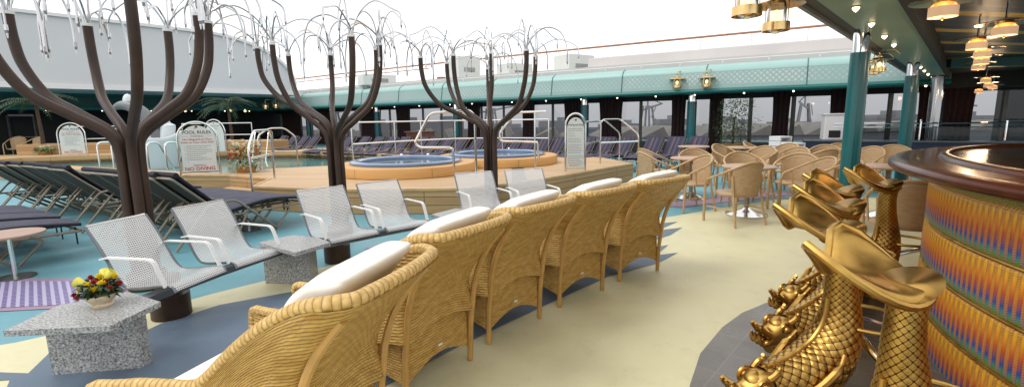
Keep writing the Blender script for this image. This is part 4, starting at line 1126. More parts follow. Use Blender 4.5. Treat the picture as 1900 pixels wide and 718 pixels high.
# palms and potted plants
def palm(label,p,h,R,seed,potc):
    random.seed(seed); t=thing('potted_palm',label,'palm',tuple(p))
    m=MB(); m.lathe([(.001,0),(.28,0),(.36,.45),(.30,.46),(.001,.40)],20); m.build('pot',potc,t)
    m=MB(); m.tube([(0,0,.3),(.04,.02,h*.45),(0,0,h)],[.10,.075,.06],9); m.build('trunk',mat('palm_trunk%d'%seed,(.06,.035,.02),.8,0,.3,9,.5,20),t)
    m=MB()
    for i in range(26):
        a=random.uniform(0,2*pi); e=random.uniform(.0,1.35); L=R*random.uniform(.75,1.05)
        P=[]
        for k in range(9):
            s=k/8; P.append(Vector((cos(a)*L*s*cos(e*(1-s*.55)),sin(a)*L*s*cos(e*(1-s*.55)),h+L*s*sin(e)*(1-.2*s)-L*.62*s*s)))
        m.tube(P,[.012]*8+[.003],4,0,False)
        for k in range(1,9):
            for w in (0,.5):
                q=P[k-1].lerp(P[k],w); d=(P[k]-P[k-1]).normalized(); sd_=d.cross(Vector((0,0,1))).normalized()
                for g in (-1,1): leafq(m,q,d*.7+sd_*g+Vector((0,0,-.25)),R*.26*(1.1-k/10),.035,0,.1)
    m.build('fronds',M['leaf'],t,smooth=0)
c=D(82,290,20.8); c.z=0; palm('potted palm at the far left before the dark lounge doors',(c.x,c.y,.0),2.6,1.7,2,M['terracotta'])
c=D(432,285,24.5); c.z=0; palm('potted palm behind the flower arrangement beneath the end canopy',(c.x,c.y,0),2.5,1.6,3,M['terracotta'])
random.seed(21)
c=D(1358,290,17.2); t=thing('potted_plant','dark bushy plant in an ochre pot before the far windows','potted plant',(c.x,c.y,0))
m=MB(); m.lathe([(.001,0),(.2,0),(.3,.30),(.36,.62),(.40,.66),(.34,.67),(.001,.6)],20); m.build('pot',M['terracotta'],t)
m=MB(); m.tube([(0,0,.5),(0,0,1.6)],.04,6); m.build('stem',M['brown'],t)
m=MB()
for i in range(900):
    a=random.uniform(0,2*pi); h=random.uniform(.65,2.2); r=.62*sqrt(random.random())*(1-.25*abs(h-1.4)) + (.35*random.random() if random.random()<.15 else 0)
    leafq(m,(r*cos(a)+ (.25 if h>1.3 and random.random()<.3 else 0),r*sin(a),h),(cos(a),sin(a),random.uniform(-.5,.9)),random.uniform(.08,.17),.05)
m.build('foliage',M['leaf'],t,smooth=0)

# ================================================================ LOUNGERS (left group)
def make_lounger(striped):
    t=thing('deck_lounger' ,'x','lounger',(0,0,0),0,'deck loungers')
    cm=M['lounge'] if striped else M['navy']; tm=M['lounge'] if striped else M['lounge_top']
    bt,hg=Vector((0,0,.97)),Vector((0,.60,.37))
    W=.60
    bx=[(0,-.02,.97),(0,.06,.89),(0,.30,.66),(0,.60,.37)]
    # mattress
    pth=spl([(0,.03,.965),(0,.10,.89),(0,.33,.67),(0,.62,.41),(0,.9,.42),(0,1.25,.46),(0,1.6,.44),(0,1.98,.39)],4)
    def cushion(off,th):
        m=MB(); 
        nrm=[]
        for k in range(len(pth)):
            a=pth[max(0,k-1)]; b=pth[min(len(pth)-1,k+1)]; d=(b-a).normalized(); nrm.append(Vector((0,-d.z,d.y)))
        def fn(u,v):
            k=round(v*(len(pth)-1)); p=pth[k]; 
            a=u*2*pi; x=(abs(cos(a))**.3)*(1 if cos(a)>0 else -1)*W/2; n_=(abs(sin(a))**.6)*(1 if sin(a)>0 else -1)*th/2
            return Vector((x,0,0))+p+nrm[k]*(n_+th/2)
        m.grid(fn,20,len(pth)-1,0,lambda u,v:((u if u<.5 else 1-u)*2*W,v)); 
        # top faces take a paler colour, reflected light put into the cloth
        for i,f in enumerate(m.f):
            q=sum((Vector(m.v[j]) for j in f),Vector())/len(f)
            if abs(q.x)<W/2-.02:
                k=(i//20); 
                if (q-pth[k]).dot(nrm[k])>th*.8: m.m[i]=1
        m.add([],[]); return m
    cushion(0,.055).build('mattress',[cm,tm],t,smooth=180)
    m=MB(); m.tube([(-.29,.03,.995),(.29,.03,.995)],.036,10); m.build('head_roll',cm,t,smooth=60)
    m=MB(); m.grid(lambda u,v:Vector(((u-.5)*.56,-.015+.6*v,.93-.57*v)),2,2); m.build('back_sling',M['sling'],t,smooth=0)
    m=MB()
    m.tube(fillet([(-.29,.60,.36),(-.29,-.03,.955),(.29,-.03,.955),(.29,.60,.36)],.05,4),.017,6); m.build('back_frame',M['beige_metal'],t)
    m=MB(); m.tube(fillet([(-.30,.15,.36),(-.30,1.98,.34),(.30,1.98,.34),(.30,.15,.36)],.05,4),.018,6); m.build('seat_frame',M['beige_metal'],t)
    for s in (-1,1):
        x=s*.335
        m=MB(); m.tube(fillet([(x,-.10,0.02),(x,.36,.56),(x,.74,.575),(x,1.35,.03)],.08,4),.018,6); m.build('arm_loop',M['beige_metal'],t)
        m=MB(); m.tube([(x*.95,.72,.03),(x*.95,.25,.36)],.016,6); m.tube([(x*.95,.72,.03),(x*.95,.9,.35)],.016,6); m.build('cross_leg',M['beige_metal'],t)
        m=MB(); m.tube(fillet([(x*.95,1.35,.03),(x*.95,1.62,.30),(x*.95,1.50,.36)],.05,3),.016,6); m.build('foot_leg',M['beige_metal'],t)
        m=MB(); m.tube([(s*.24,.14,.36),(s*.24,.36,.60)],.011,5); m.build('back_strut',M['beige_metal'],t)
        m=MB(); m.box((s*.26,1.93,.28),(.03,.01,.22)); m.build('tie_strap',M['black'],t,smooth=0)
    return t
lg1=placer(make_lounger(False))
def place_l(put,tip,ang,label):   # tip = head end point (right-hand top corner), ang = direction of the foot end
    put((tip[0],tip[1],0),ang-pi/2,label)
ld=radians(62)
rowp=[(322,327),(285,326),(250,323),(217,320),(185,317.5),(123,312),(93,308.5),(66,306),(38,304.5),(10,303.5),(-16,302.5)]
for i,(u,v) in enumerate(rowp):
    p=G(u,v,.99); d=Vector((cos(ld),sin(ld))); n=Vector((d.y,-d.x)) 
    c=p.xy-n*.29
    place_l(lg1,(c.x,c.y),ld,['navy lounger nearest the timber steps, foot towards the granite tables','navy lounger half hidden by the largest tree trunk, second from the right in its row'][i] if i<2 else 'navy lounger with raised back, %s from the right in the long row'%ORD[i])
# near left group, feet pointing to the right
ends=[((150,413),.05),((112,401),.06),((84,393),.07),((58,386.5),.07)]
d2=Vector((cos(1.02),sin(1.02)))
for i,((u,v),_) in enumerate(ends):
    p=G(u,v,.44); n=Vector((d2.y,-d2.x)); c=p.xy-d2*1.98-n*.30
    place_l(lg1,(c.x,c.y),1.02,'navy lounger of the near left group, only its foot end in view, %s from front'%ORD[i])
# small round tables
def stable(label,c,r=.27,h=.5):
    t=thing('side_table',label,'side table',(c[0],c[1],.0),0,'small round tables between the loungers')
    m=MB(); m.cyl((0,0,h-.02),r,.022,32); m.build('table_top',mat('rose_beige_top',(.40,.26,.19),.4,0,.1,4) if 'rose_beige_top' not in bpy.data.materials else bpy.data.materials['rose_beige_top'],t,bevel=.004)
    m=MB(); m.cyl((0,0,.01),.022,h-.03,12); m.build('leg',M['steel'],t); m=MB(); m.cyl((0,0,0.002),.17,.014,28); m.build('foot_plate',M['darksteel'],t)
p=G(30,515); stable('small round table in front of the near left loungers, cut by the left edge',p.xy,.30,.5)
p=G(463,427); stable('small round table beside the lounger nearest the timber steps',p.xy,.25,.46)
p=G(-30,400); 
# far row of striped loungers
lg2=placer(make_lounger(True))
fx=[1298,1258,1218,1165,1130,1093,1040,1013,985,962,937,893,861,838,812,788,756,732,708,682,655,636,589,570,550,530]
line=[(-13.0,25.4),(-9.8,22.6),(-2.0,17.9),(1.3,16.6),(5.9,15.5),(8.0,15.4)]
def linept(k):
    for (x0,y0),(x1,y1) in zip(line[:-1],line[1:]):
        # x = k*y on segment
        den=(x1-x0)-k*(y1-y0)
        if abs(den)<1e-6: continue
        t_=(k*y0-x0)/den
        if -.001<=t_<=1.001: return Vector((x0+(x1-x0)*t_,y0+(y1-y0)*t_))
random.seed(4)
for i,u in enumerate(fx):
    k=ray(u,258)[0]/ray(u,258)[1]; p=linept(k)
    a=radians(-128)+random.uniform(-.05,.05)
    lab='striped violet navy lounger facing the pool in the far row, %s from the right'%ORD[i]
    lg2((p.x,p.y,0),a-pi/2,lab,.98)

# ================================================================ DINING CHAIRS AND TABLES
def make_chair():
    t=thing('wicker_dining_chair','x','chair',(0,0,0),0,'pale wicker dining armchairs round the tables')
    # faces +Y ; back at -Y
    def arc(a,z,k=1.0): return Vector((.27*k*sin(a),-.02-.25*k*cos(a),z))
    m=MB(); pts=[(.255,.25,0),(.265,.24,.40),(.275,.20,.60),(.27,.08,.665)]
    pts=[(-x,y,z) for x,y,z in pts]
    tr=[Vector(p) for p in pts]+[arc(a,.69+.19*cos(a*.78)**2,1.03) for a in (-1.35,-1.0,-.6,-.2,.2,.6,1.0,1.35)]+[Vector((-x,y,z)) for x,y,z in reversed(pts)]
    m.tube(spl(tr,4),.0165,7); m.build('arm_rail',M['pale_cane'],t)
    m=MB()
    def bk(u,v):
        a=(u-.5)*1.9; z0=.40; z1=.69+.19*cos(a*.78)**2; k=.90+.13*v
        return arc(a,z0+(z1-z0)*v,k)
    m.grid(bk,18,8,0,lambda u,v:(u*.55,v*.45)); m.build('woven_back',M['pale_wicker'],t,smooth=180,solid=.012)
    for s in (-1,1):
        m=MB(); m.tube(spl([(s*.235,-.27,0),(s*.215,-.19,.42),(s*.225,-.17,.70)],3),.0145,7); m.build('rear_leg',M['pale_cane'],t)
        m=MB(); m.tube([(s*.25,.06,.41),(s*.27,.09,.655)],.011,6); m.build('arm_support',M['pale_cane'],t)
        m=MB(); m.tube([(s*.245,.22,.22),(s*.22,-.21,.22)],.009,5); m.build('stretcher',M['pale_cane'],t)
    m=MB(); m.lathe([(.001,.405),(.235,.405),(.25,.42),(.25,.435),(.235,.445),(.001,.45)],24); m.build('seat',M['pale_wicker'],t)
    return t
ch=placer(make_chair())
def make_table():
    t=thing('dining_table','x','table',(0,0,0),0,'round pedestal dining tables')
    m=MB(); m.lathe([(.001,.70),(.36,.70),(.375,.71),(.375,.725),(.36,.735),(.001,.735)],36); m.build('table_top',M['tabletop'],t)
    m=MB(); m.cyl((0,0,.05),.035,.655,16); m.build('column',M['beige_metal'],t)
    m=MB(); m.lathe([(.29,0),(.29,.012),(.20,.035),(.10,.07),(.045,.11),(.001,.115)],32); m.build('trumpet_base',M['steel'],t)
    return t
tb_=placer(make_table())
T1=G(1384,399);T2=G(1281,368);T3=G(1640,402);T4=Vector((6.1,12.6,0));T5=Vector((5.1,13.3,0));T6=G(1690,405)
for p,l in ((T1,'round wicker-topped table nearest the armchair row, on a polished trumpet base'),(T2,'round table behind the two left dining chairs, base on the turquoise floor'),(T3,'round table just right of the big teal column'),(T4,'small far round table in the middle of the dining group'),(T5,'far round table nearest the timber platform')):
    tb_((p.x,p.y,.01),0,l,1.12)
def chair_at(u,v,face,label,z=.955,back=.30):
    """u,v = top of the back ; face = heading of the sitter in degrees from +X"""
    p=G(u,v,z); d=Vector((cos(radians(face)),sin(radians(face)))); c=p.xy+d*back
    ch((c.x,c.y,.01),radians(face)-pi/2,label,(1.26,1.2,1.085))
CH=[(1398,303,110,'pale wicker chair with its woven back to the camera, at the nearest round table'),
(1312,289,190,'pale wicker chair facing left between the armchair row and the nearest round table'),
(1190,284,10,'pale wicker chair facing right, first behind the farthest armchair'),
(1192,277,20,'pale wicker chair facing right, just behind the first one past the armchairs'),
(1373,283,262,'pale wicker chair facing the camera behind the nearest round table'),
(1421,272,215,'pale wicker chair turned left, just right of and behind the nearest round table'),
(1330,268.5,300,'pale wicker chair below the last far lounger, facing right'),
(1383,264,320,'pale wicker chair in front of the potted plant'),
(1286,277,265,'pale wicker chair facing the camera, left of the nearest round table'),
(1487,286,225,'pale wicker chair with its open seat towards the camera, left of the teal column'),
(1540,293,180,'pale wicker chair in profile facing left, just left of the big teal column'),
(1540,278,100,'pale wicker chair turned away from the camera, left of the big teal column'),
(1622,273,200,'pale wicker chair just right of the big teal column'),
(1660,270,230,'pale wicker chair behind the tip of the bar counter'),
(1558,267,250,'far pale wicker chair touching the left side of the big teal column'),
(1532,270,240,'far pale wicker chair below the navy counter, left of the teal column'),
(1466,267,210,'far pale wicker chair beside the white slatted seats, nearer the window'),
(1484,274,205,'far pale wicker chair in front of the white slatted seats'),
(1440,281,150,'pale wicker chair behind the one with its back to the camera'),
(1700,338,60,'pale wicker chair half hidden beneath the bar counter edge'),
(1592,300,170,'pale wicker chair behind the big teal column with only its arms showing')]
for a in CH: chair_at(*a)
# white slatted stools stacked by the navy counter
def slat(label,c,n):
    t=thing('stacked_seats',label,'stacked seats',tuple(c),.3,'white slatted seats by the far counter')
    for k in range(n):
        m=MB(); m.box((0,0,.14+k*.16),(.5,.45,.05)); m.box((-.22,0,.08+k*.16),(.05,.45,.12)); m.box((.22,0,.08+k*.16),(.05,.45,.12)); m.build('slatted_seat',M['white'],t,smooth=0,bevel=.01)
c=D(1447,275,15.6); slat('taller pile of white slatted seats by the far windows',(c.x,c.y,0),6)
c=D(1470,285,14.6); slat('lower pile of white slatted seats, right of the taller pile',(c.x,c.y,0),5)
# ================================================================ BAR
BC=Vector((5.47,1.68)); RF=2.96
bar=thing('bar_counter','large round bar with a dark glossy top and rainbow ribbed front','bar',(BC.x,BC.y,0))
m=MB(); m.lathe([(RF+.25,1.312),(RF+.272,1.298),(RF+.272,1.268),(RF+.25,1.250),(RF+.16,1.243),(RF+.12,1.22),(RF+.05,1.20)],260); m.lathe([(RF+.25,1.312),(RF+.24,1.320),(RF+.18,1.322),(RF-.02,1.322)],260)
m.build('wood_nosing',M['darkwood'],bar,smooth=60)
m=MB(); m.lathe([(RF-.02,1.322),(RF-.03,1.345),(RF-.05,1.352),(RF-.08,1.352),(RF-.10,1.33)],260); m.build('inner_moulding',M['darkwood'],bar,smooth=60)
m=MB(); m.lathe([(RF-.10,1.332),(RF-1.15,1.332),(RF-1.17,1.30),(RF-1.20,1.10)],200); m.build('stone_top',M['counter'],bar,smooth=40)
m=MB(); m.lathe([(RF-1.20,1.10),(1.1,1.10),(1.05,1.345),(.01,1.345)],90); m.build('inner_counter',M['darkwood'],bar,smooth=40)
# ribbed rainbow front : individually modelled half-round ribs
nrib=690; a0,a1=radians(70),radians(262)
vs=[];fs=[];uv=[]; sub=6
zb=[1.17,1.0,.99,.97,.68,.66,.65,.37,.355,.34,.06,.045,.0]
zs=[1.17,.99,.975,.97]
rows=[]
def band(z): return (z+.04)/.30
prof=[]
zz=[1.22-.02*k for k in range(62)]
for j,z in enumerate(zz):
    f=band(z)%1.0
    # bulge per band and small groove between bands
    g=-.008 if (f<.05 or f>.97) else .0
    bul=.004*sin(pi*f)
    prof.append((RF+g+bul,z,f))
N=int(nrib*(a1-a0)/(2*pi))
m=MB()
def fr(u,v):
    i=u*N*sub; a=a0+(a1-a0)*u; r,z,f=prof[round(v*(len(prof)-1))]
    ph=(i%sub)/sub; rr=r+(.014*sin(pi*ph) if not(f<.05 or f>.97) else 0)
    return Vector((rr*cos(a),rr*sin(a),z))
m.grid(fr,N*sub,len(prof)-1,0,lambda u,v:(u*N+.0001,band(prof[round(v*(len(prof)-1))][1])))
m.build('rainbow_front',M['rainbow'],bar,smooth=180)
for zc in (.86,.56,.26):
    m=MB(); m.tube([((RF+.004)*cos(a0+(a1-a0)*k/150),(RF+.004)*sin(a0+(a1-a0)*k/150),zc) for k in range(151)],.012,8); m.build('brass_band',M['gold'],bar)
m=MB(); m.lathe([(RF-.05,1.2),(RF-.05,0)],120); m.build('bar_core',M['dark'],bar)
# chrome foot rail on the tiled floor
t=thing('foot_rail','curved chrome foot rail on legs round the base of the bar','foot rail',(BC.x,BC.y,0))
RR=RF+.47
m=MB(); m.tube([(RR*cos(a0+(a1-a0)*k/120),RR*sin(a0+(a1-a0)*k/120),.20) for k in range(121)],.028,12); m.build('rail_tube',M['chrome'],t)
for k in range(13):
    a=a0+(a1-a0)*(k+.5)/13
    m=MB(); m.tube([(RR*cos(a),RR*sin(a),.20),((RR-.02)*cos(a),(RR-.02)*sin(a),.017)],.014,8); m.tube([(RR*cos(a),RR*sin(a),.20),(RF*cos(a),RF*sin(a),.10)],.013,8); m.build('rail_bracket',M['chrome'],t)

# ================================================================ FISH STOOLS  (local +X = towards the head / open side of the seat)
def make_stool():
    t=thing('fish_stool','x','bar stool',(0,0,0),0,'golden bronze fish bar stools')
    # body: tail stem down to the head lying on the floor
    path=[(0.0,0,.93),(0.005,0,.84),(.0,0,.72),(-.015,0,.60),(-.02,0,.50),(.0,0,.39),(.06,0,.285),(.15,0,.215),(.25,0,.18),(.35,0,.165),(.43,0,.16)]
    rad= [.062,.060,.068,.082,.100,.122,.140,.146,.138,.120,.104]
    P=spl(path,30); Rr=[]
    for i in range(len(P)):
        x=i/30; k=min(int(x),len(rad)-2); Rr.append(rad[k]+(rad[k+1]-rad[k])*(x-k))
    L=[0]
    for i in range(1,len(P)): L.append(L[-1]+(P[i]-P[i-1]).length)
    nu=28; n=168
    vs=[];uv=[];fs=[]
    t0=None
    # scale rows: conformal-ish row index
    rows=[0]
    for i in range(1,len(P)): rows.append(rows[-1]+(L[i]-L[i-1])/(2*pi*Rr[i]/nu)*.95)
    for i,p in enumerate(P):
        d=(P[min(i+1,len(P)-1)]-P[max(i-1,0)]).normalized(); sy=Vector((0,1,0)); up=d.cross(sy).normalized()
        for k in range(n+1):
            a=2*pi*k/n; u=k/n*nu; v=rows[i]
            h=abs(sin(pi*(u+v)/1.0*.5*2/2))*abs(sin(pi*(u-v)/1.0*.5*2/2))
            hh=abs(sin(pi*(u+v)/2))*abs(sin(pi*(u-v)/2))
            rr=Rr[i]*(1+.065*(hh**.55)-.03)
            vs.append(p+(sy*sin(a)+up*cos(a))*rr); uv.append((u/2,v/2))
    for i in range(len(P)-1):
        for k in range(n): q=i*(n+1)+k; fs.append((q,q+1,q+n+2,q+n+1))
    m=MB(); m.add(vs,fs,0,uv); body=m.build('scaled_body',M['gold_scale'],t,smooth=180)
    # dorsal ridge
    m=MB()
    ridge=[p for p in P[70:200:6]]
    def off(i): 
        d=(P[min(i+1,len(P)-1)]-P[i-1]).normalized(); return d.cross(Vector((0,1,0))).normalized()
    m.tube([P[i]-off(i)*-(Rr[i]+.004) for i in range(84,len(P)-6,8)],.013,8); m.build('dorsal_fin',M['gold'],t)
    for s in (-1,1):
        m=MB(); m.tube(spl([(.36,s*.10,.15),(.26,s*.15,.20),(.15,s*.165,.30),(.10,s*.15,.37)],5),[.012]*4+[.022]*7+[.010]*5,8); m.build('side_fin',M['gold'],t)
    # head
    m=MB()
    pts=[(.41,0,.155),(.47,0,.165),(.53,0,.16),(.58,0,.14),(.61,0,.13)]
    q=spl(pts,6); nn=len(q)
    m.tube(q,[.115+.012*sin(i/nn*8)-.055*(i/nn)**2 for i in range(nn)],28,fn=lambda s,a:1+.06*sin(a*2*pi*5)*sin(s*7)); m.sph((.50,0,.23),.075,14,sc=(1.1,.9,.7)); h=m.build('head',M['gold'],t,smooth=180); h.scale=(.80,.80,.82); h.location=(.088,0,.025)
    for (a,b,c,d_) in ((.0,.05,.13,.022),(0,-.05,-.02,.022)):
        m=MB()
        for s in (-1,0,1):
            m.tube(spl([(.56,s*.045,.15+a*.2),(.63,s*.055,.14+b*.5),(.69,s*.05,.155+b*1.2),(.72,s*.04,.19+c*.5)],5),[.026]*8+[.018]*6+[.010]*2,8)
        m.tube([(.70,-.05,.17+b+c*.2),(.705,0,.168+b+c*.2),(.70,.05,.17+b+c*.2)],.018,8)
        m.build('curled_lip',M['gold'],h)
    for s in (-1,1):
        m=MB(); m.sph((.505,s*.098,.215),.034,14); m.tube([(.505+.05*cos(k/12*2*pi),s*.093,.215+.05*sin(k/12*2*pi)) for k in range(12)],.012,6,closed=True); m.build('eye',M['gold'],h)
        m=MB(); m.tube(spl([(.46,s*.075,.26),(.42,s*.085,.29),(.38,s*.07,.33),(.41,s*.05,.36)],5),[.022]*8+[.012]*8,8); m.build('brow_fin',M['gold'],h)
        m=MB(); m.tube(spl([(.40,s*.12,.20),(.36,s*.14,.12),(.30,s*.13,.05)],5),[.03]*6+[.014]*5,8); m.build('gill_fin',M['gold'],h)
    m=MB(); m.cyl((.05,0,.0),.13,.10,24,r2=.11); m.tube([(.12,0,.07),(.56,0,.07)],[.075,.05],16); m.build('floor_mount',M['gold'],t)
    # tail-fin seat
    def edge(ph):   # radius and height by angle
        # lobes at +-42 deg, notch at 0, knob at 180
        a=(ph+pi)%(2*pi)-pi; A=abs(a)
        lobe=math.exp(-((A-radians(47))/radians(33))**2)
        R=.08+.085*((1+cos(a))/2)**.7+.165*lobe+.055*math.exp(-(A/radians(16))**2)
        Hh=-.01+.165*math.exp(-((A-radians(44))/radians(27))**2)+.012*math.exp(-((A-pi)/.5)**2)-.020*math.exp(-((A-radians(110))/.5)**2)
        return R,Hh
    ns=96; nr=16; SC,SS=cos(radians(-57)),sin(radians(-57))
    vs=[];fs=[]
    for j in range(nr+1):
        q=j/nr
        for k in range(ns):
            ph=2*pi*k/ns; R,Hh=edge(ph); x=.02+R*q*cos(ph); y=R*q*sin(ph)
            z=.955+Hh*q**2.6+ .012*q*q -(.018*(q>.93))
            x+= .03*Hh/.165*q**3
            vs.append((x*SC-y*SS,x*SS+y*SC,z))
    for j in range(nr):
        for k in range(ns): fs.append((j*ns+k,j*ns+(k+1)%ns,(j+1)*ns+(k+1)%ns,(j+1)*ns+k))
    fs=[f for f in fs]
    m=MB(); m.add(vs,fs)
    s=m.build('tail_fin_seat',M['gold'],t,smooth=180,solid=.022,sub=1)
    m=MB()
    pts=[]
    for k in range(0,ns,3):
        ph=2*pi*k/ns; R,Hh=edge(ph); x=.02+R*cos(ph)+.03*Hh/.165; y=R*sin(ph); pts.append((x*SC-y*SS,x*SS+y*SC,.955+Hh-.004))
    m.tube(pts,.016,8,closed=True); m.build('rolled_edge',M['gold'],s)
    m=MB(); m.tube([(-.01,0,.90),(.0,0,.93),(.02,0,.965)],[.062,.075,.11],20); m.build('seat_neck',M['gold'],t,smooth=180)
    # foot ring
    m=MB(); m.tube([(-.20+.20*cos(k/32*2*pi),.20*sin(k/32*2*pi),.47) for k in range(32)],.0115,8,closed=True); m.build('foot_ring',M['gold'],t)
    return t
st_=placer(make_stool())
SP=[((1.48,1.69),190,'nearest full golden fish stool, its seat low before the rainbow bar front'),
((1.80,2.50),193,'second nearest golden fish stool, its scaled body and foot ring in full view'),
((2.31,3.19),193,'golden fish stool in the middle of the row, its head resting on the tiles'),
((2.75,3.81),195,'golden fish stool fourth from the camera, partly behind the middle one'),
((3.36,4.17),188,'farthest golden fish stool, standing apart beside the bar front'),
((1.78,1.02),168,'golden fish stool cut by the right edge, only its fin tip in view')]
for (x,y),a,lab in SP: st_((x,y,.016),radians(a),lab,1.04)

# ================================================================ COVERED BAR ROOF
ZS=2.75
da=Vector((.69,.724)).normalized(); dn=Vector((da.y,-da.x))   # outward = -dn
O0=Vector((2.77,4.82)); 
def rp(s,o): return O0+da*s+dn*o
roof=thing('bar_roof','covered bar roof with a pale green soffit band and striped slat ceiling','roof')
s0,s1=-2.3,17.0
def slab(o0,o1,z0,z1,mt,name,a=s0,b=s1):
    m=MB(); m.prism([rp(a,o0),rp(a,o1),rp(b,o1),rp(b,o0)][::-1],z0,z1,bottom=True); m.build(name,mt,roof,smooth=0)
slab(.14,.72,ZS,ZS+.2,M['softgreen'],'soffit_band')
slab(.0,.13,ZS+.02,ZS+.34,M['darksoffit'],'outer_gutter')
slab(-.05,-.004,ZS-.02,ZS+.5,mat('grey_edge_trim',(.18,.18,.18),.4,0,.1,4),'edge_trim')
slab(.725,.80,ZS-.03,ZS+.3,M['dark'],'inner_beam')
m=MB(); m.prism([rp(s0,.80),rp(11.5,.80),rp(11.5,.80)+Vector((14,-2)),rp(s0,.8)+Vector((14,-3))][::-1],ZS+.24,ZS+.3,bottom=True); m.build('slat_ceiling',M['ceil'],roof,smooth=0)
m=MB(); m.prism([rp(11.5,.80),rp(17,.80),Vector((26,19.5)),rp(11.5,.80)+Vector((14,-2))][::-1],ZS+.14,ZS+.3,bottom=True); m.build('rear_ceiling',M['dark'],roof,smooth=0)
m=MB(); a=rp(11.4,.8); c=a+Vector((14,-2)); m.bar((a.x,a.y,ZS+.14),(c.x,c.y,ZS+.14),.3,.22); m.build('cross_beam',mat('deep_teal_beam',(.02,.10,.085),.4,0,.1,3),roof,smooth=0)
m=MB(); a=Fat(0,0); m.prism([rp(s0,-.05),rp(s1,-.05),Vector((26,20)),Vector((20,-3))][::-1],ZS+.52,ZS+.6); m.build('roof_deck',M['white'],roof,smooth=0)
# lit downlights in the soffit (star shaped bezels)
dls=[(1588,18),(1617,47),(1641,69.5),(1658.5,85),(1700,118.5),(1708,126),(1715,132.5),(1722,139),(1730,144),(1736.5,149.5),(1742,153.5)]
dl2=thing('soffit_light','x','downlight',(0,0,0),0,'pointed lit downlights along the pale green soffit')
m=MB(); m.cyl((0,0,-.012),.040,.012,10); m.build('bezel',M['brass'],dl2)
m=MB(); m.lathe([(.032,-.012),(.034,-.022),(.018,-.045),(.001,-.06)],8); m.build('glass_cone',M['dot'],dl2)
p2=placer(dl2)
for i,(u,v) in enumerate(dls):
    q=G(u,v,ZS-.03); p2((q.x,q.y,ZS),0,'pointed lit downlight in the pale green soffit, %s from the camera'%ORD[i])
# ================================================================ NEAR TEAL COLUMNS
def column(label,p,r,h,chrome=.30,allchrome=False):
    t=thing('teal_column' if not allchrome else 'chrome_column',label,'column',(p[0],p[1],0))
    if allchrome:
        m=MB(); m.cyl((0,0,0),r,h,32); m.build('shaft',mat('dim_steel',(.35,.35,.36),.15,1,.05,3),t); m=MB(); m.cyl((0,0,0),r*1.2,.05,32); m.build('base_ring',M['chrome'],t); return
    m=MB(); m.cyl((0,0,.0),r,h-chrome,32); m.build('shaft',M['teal_paint'],t)
    m=MB(); m.cyl((0,0,h-chrome),r*.86,chrome,32); m.build('collar',M['chrome'],t)
    m=MB(); a=-2.2; m.box((r*cos(a)*1.0,r*sin(a)*1.0,(h-chrome)/2),(.03,.02,h-chrome-.02),a+pi/2); m.build('cover_strip',M['teal_paint'],t,smooth=0)
c1=G(1562,432); column('big teal column right of the middle, with a polished collar under the roof edge',(c1.x+.02,c1.y),.112,ZS)
q=G(1694,145,ZS); q2=D(1692,150,10.6); column('second teal column rising behind the bar counter tip',(q2.x,q2.y),.125,ZS)
q=D(1738,170,14.6); column('polished chrome column beside the dark doorway at the right',(q.x,q.y),.16,ZS,allchrome=True)
# ================================================================ LANTERNS
def lantern_parts(t,arm=None,out=True):
    br=M['brass']
    m=MB(); m.lathe([(.006,.155),(.05,.15),(.17,.118),(.175,.112),(.17,.112),(.05,.142)],28); m.build('disc_shade',br,t)
    m=MB(); m.sph((0,0,.165),.028,10); m.cyl((0,0,.12),.055,.03,18); m.build('cap',br,t)
    m=MB(); m.lathe([(.062,.12),(.062,-.02),(.05,-.055),(.02,-.075),(.001,-.08)],22); m.build('glass',M['frost'],t)
    m=MB(); m.sph((0,0,.045),.030,10,sc=(1,1,1.3)); m.build('bulb',M['lamp_out'],t)
    m=MB(); m.lathe([(.085,-.005),(.088,-.005),(.088,-.06),(.085,-.06),(.085,-.005)],26); m.build('ring_band',br,t)
    for k in range(4):
        a=k*pi/2+.5; m=MB(); m.tube([(.083*cos(a),.083*sin(a),-.03),(.083*cos(a),.083*sin(a),.135)],.004,5); m.build('guard_rod',br,t)
    if arm: m=MB(); m.tube(spl(arm,6),.010,6); m.build('bracket_arm',br,t)
def lantern(label,p,arm,sc=1,grp='brass lanterns'):
    t=thing('brass_lantern',label,'lantern',tuple(p),0,grp); lantern_parts(t,arm); t.scale=(sc,)*3
q=D(1440,42,4.35); e=Vector((.30,-.10,.22)); lantern('lower of two brass lanterns hanging outside the roof edge at the top',q,[(0,0,.17),(.0,0,.24),(.10,-.02,.26),tuple(e)],1.25)
q=D(1386,12,4.0); lantern('brass lantern cut by the top edge, left of the lower hanging one',q,[(0,0,.17),(.0,0,.28),(.2,-.05,.32),(.52,-.15,.26)],1.3)
for i,(u,v) in enumerate([(1621,131),(1631,126)]):
    q=D(u,v,8.9-.5*i); lantern('brass lantern on the roof edge just right of the big column, %s'%['upper','lower'][1-i],q,[(0,0,.17),(0,0,.24),(.2,0,.26),(.3,0,.2)],1.15)
wl=[(1256,158),(1311,156),(915,174),(943,171),(693,186),(708,184),(493,199.5),(512,198)]
WL=['left','right']
wn=['above the stair rail','behind the smallest tree','between the two farther trees','under the corner of the canopy']
for i,(u,v) in enumerate(wl):
    if u>600: p=Fat(s_at(u),-.28)
    else: p=Eat(.6+(512-u)*.06,-.28)
    k=ray(u,v)[0]/ray(u,v)[1]; q=D(u,v,p.y)
    lantern('%s brass wall lantern of the canopy pair %s'%(WL[i%2],wn[i//2]),q,[(0,0,.17),(.0,.0,.26),(.14,.12,.28),(.22,.35,.18)],1.9,'brass wall lanterns on the far canopy')
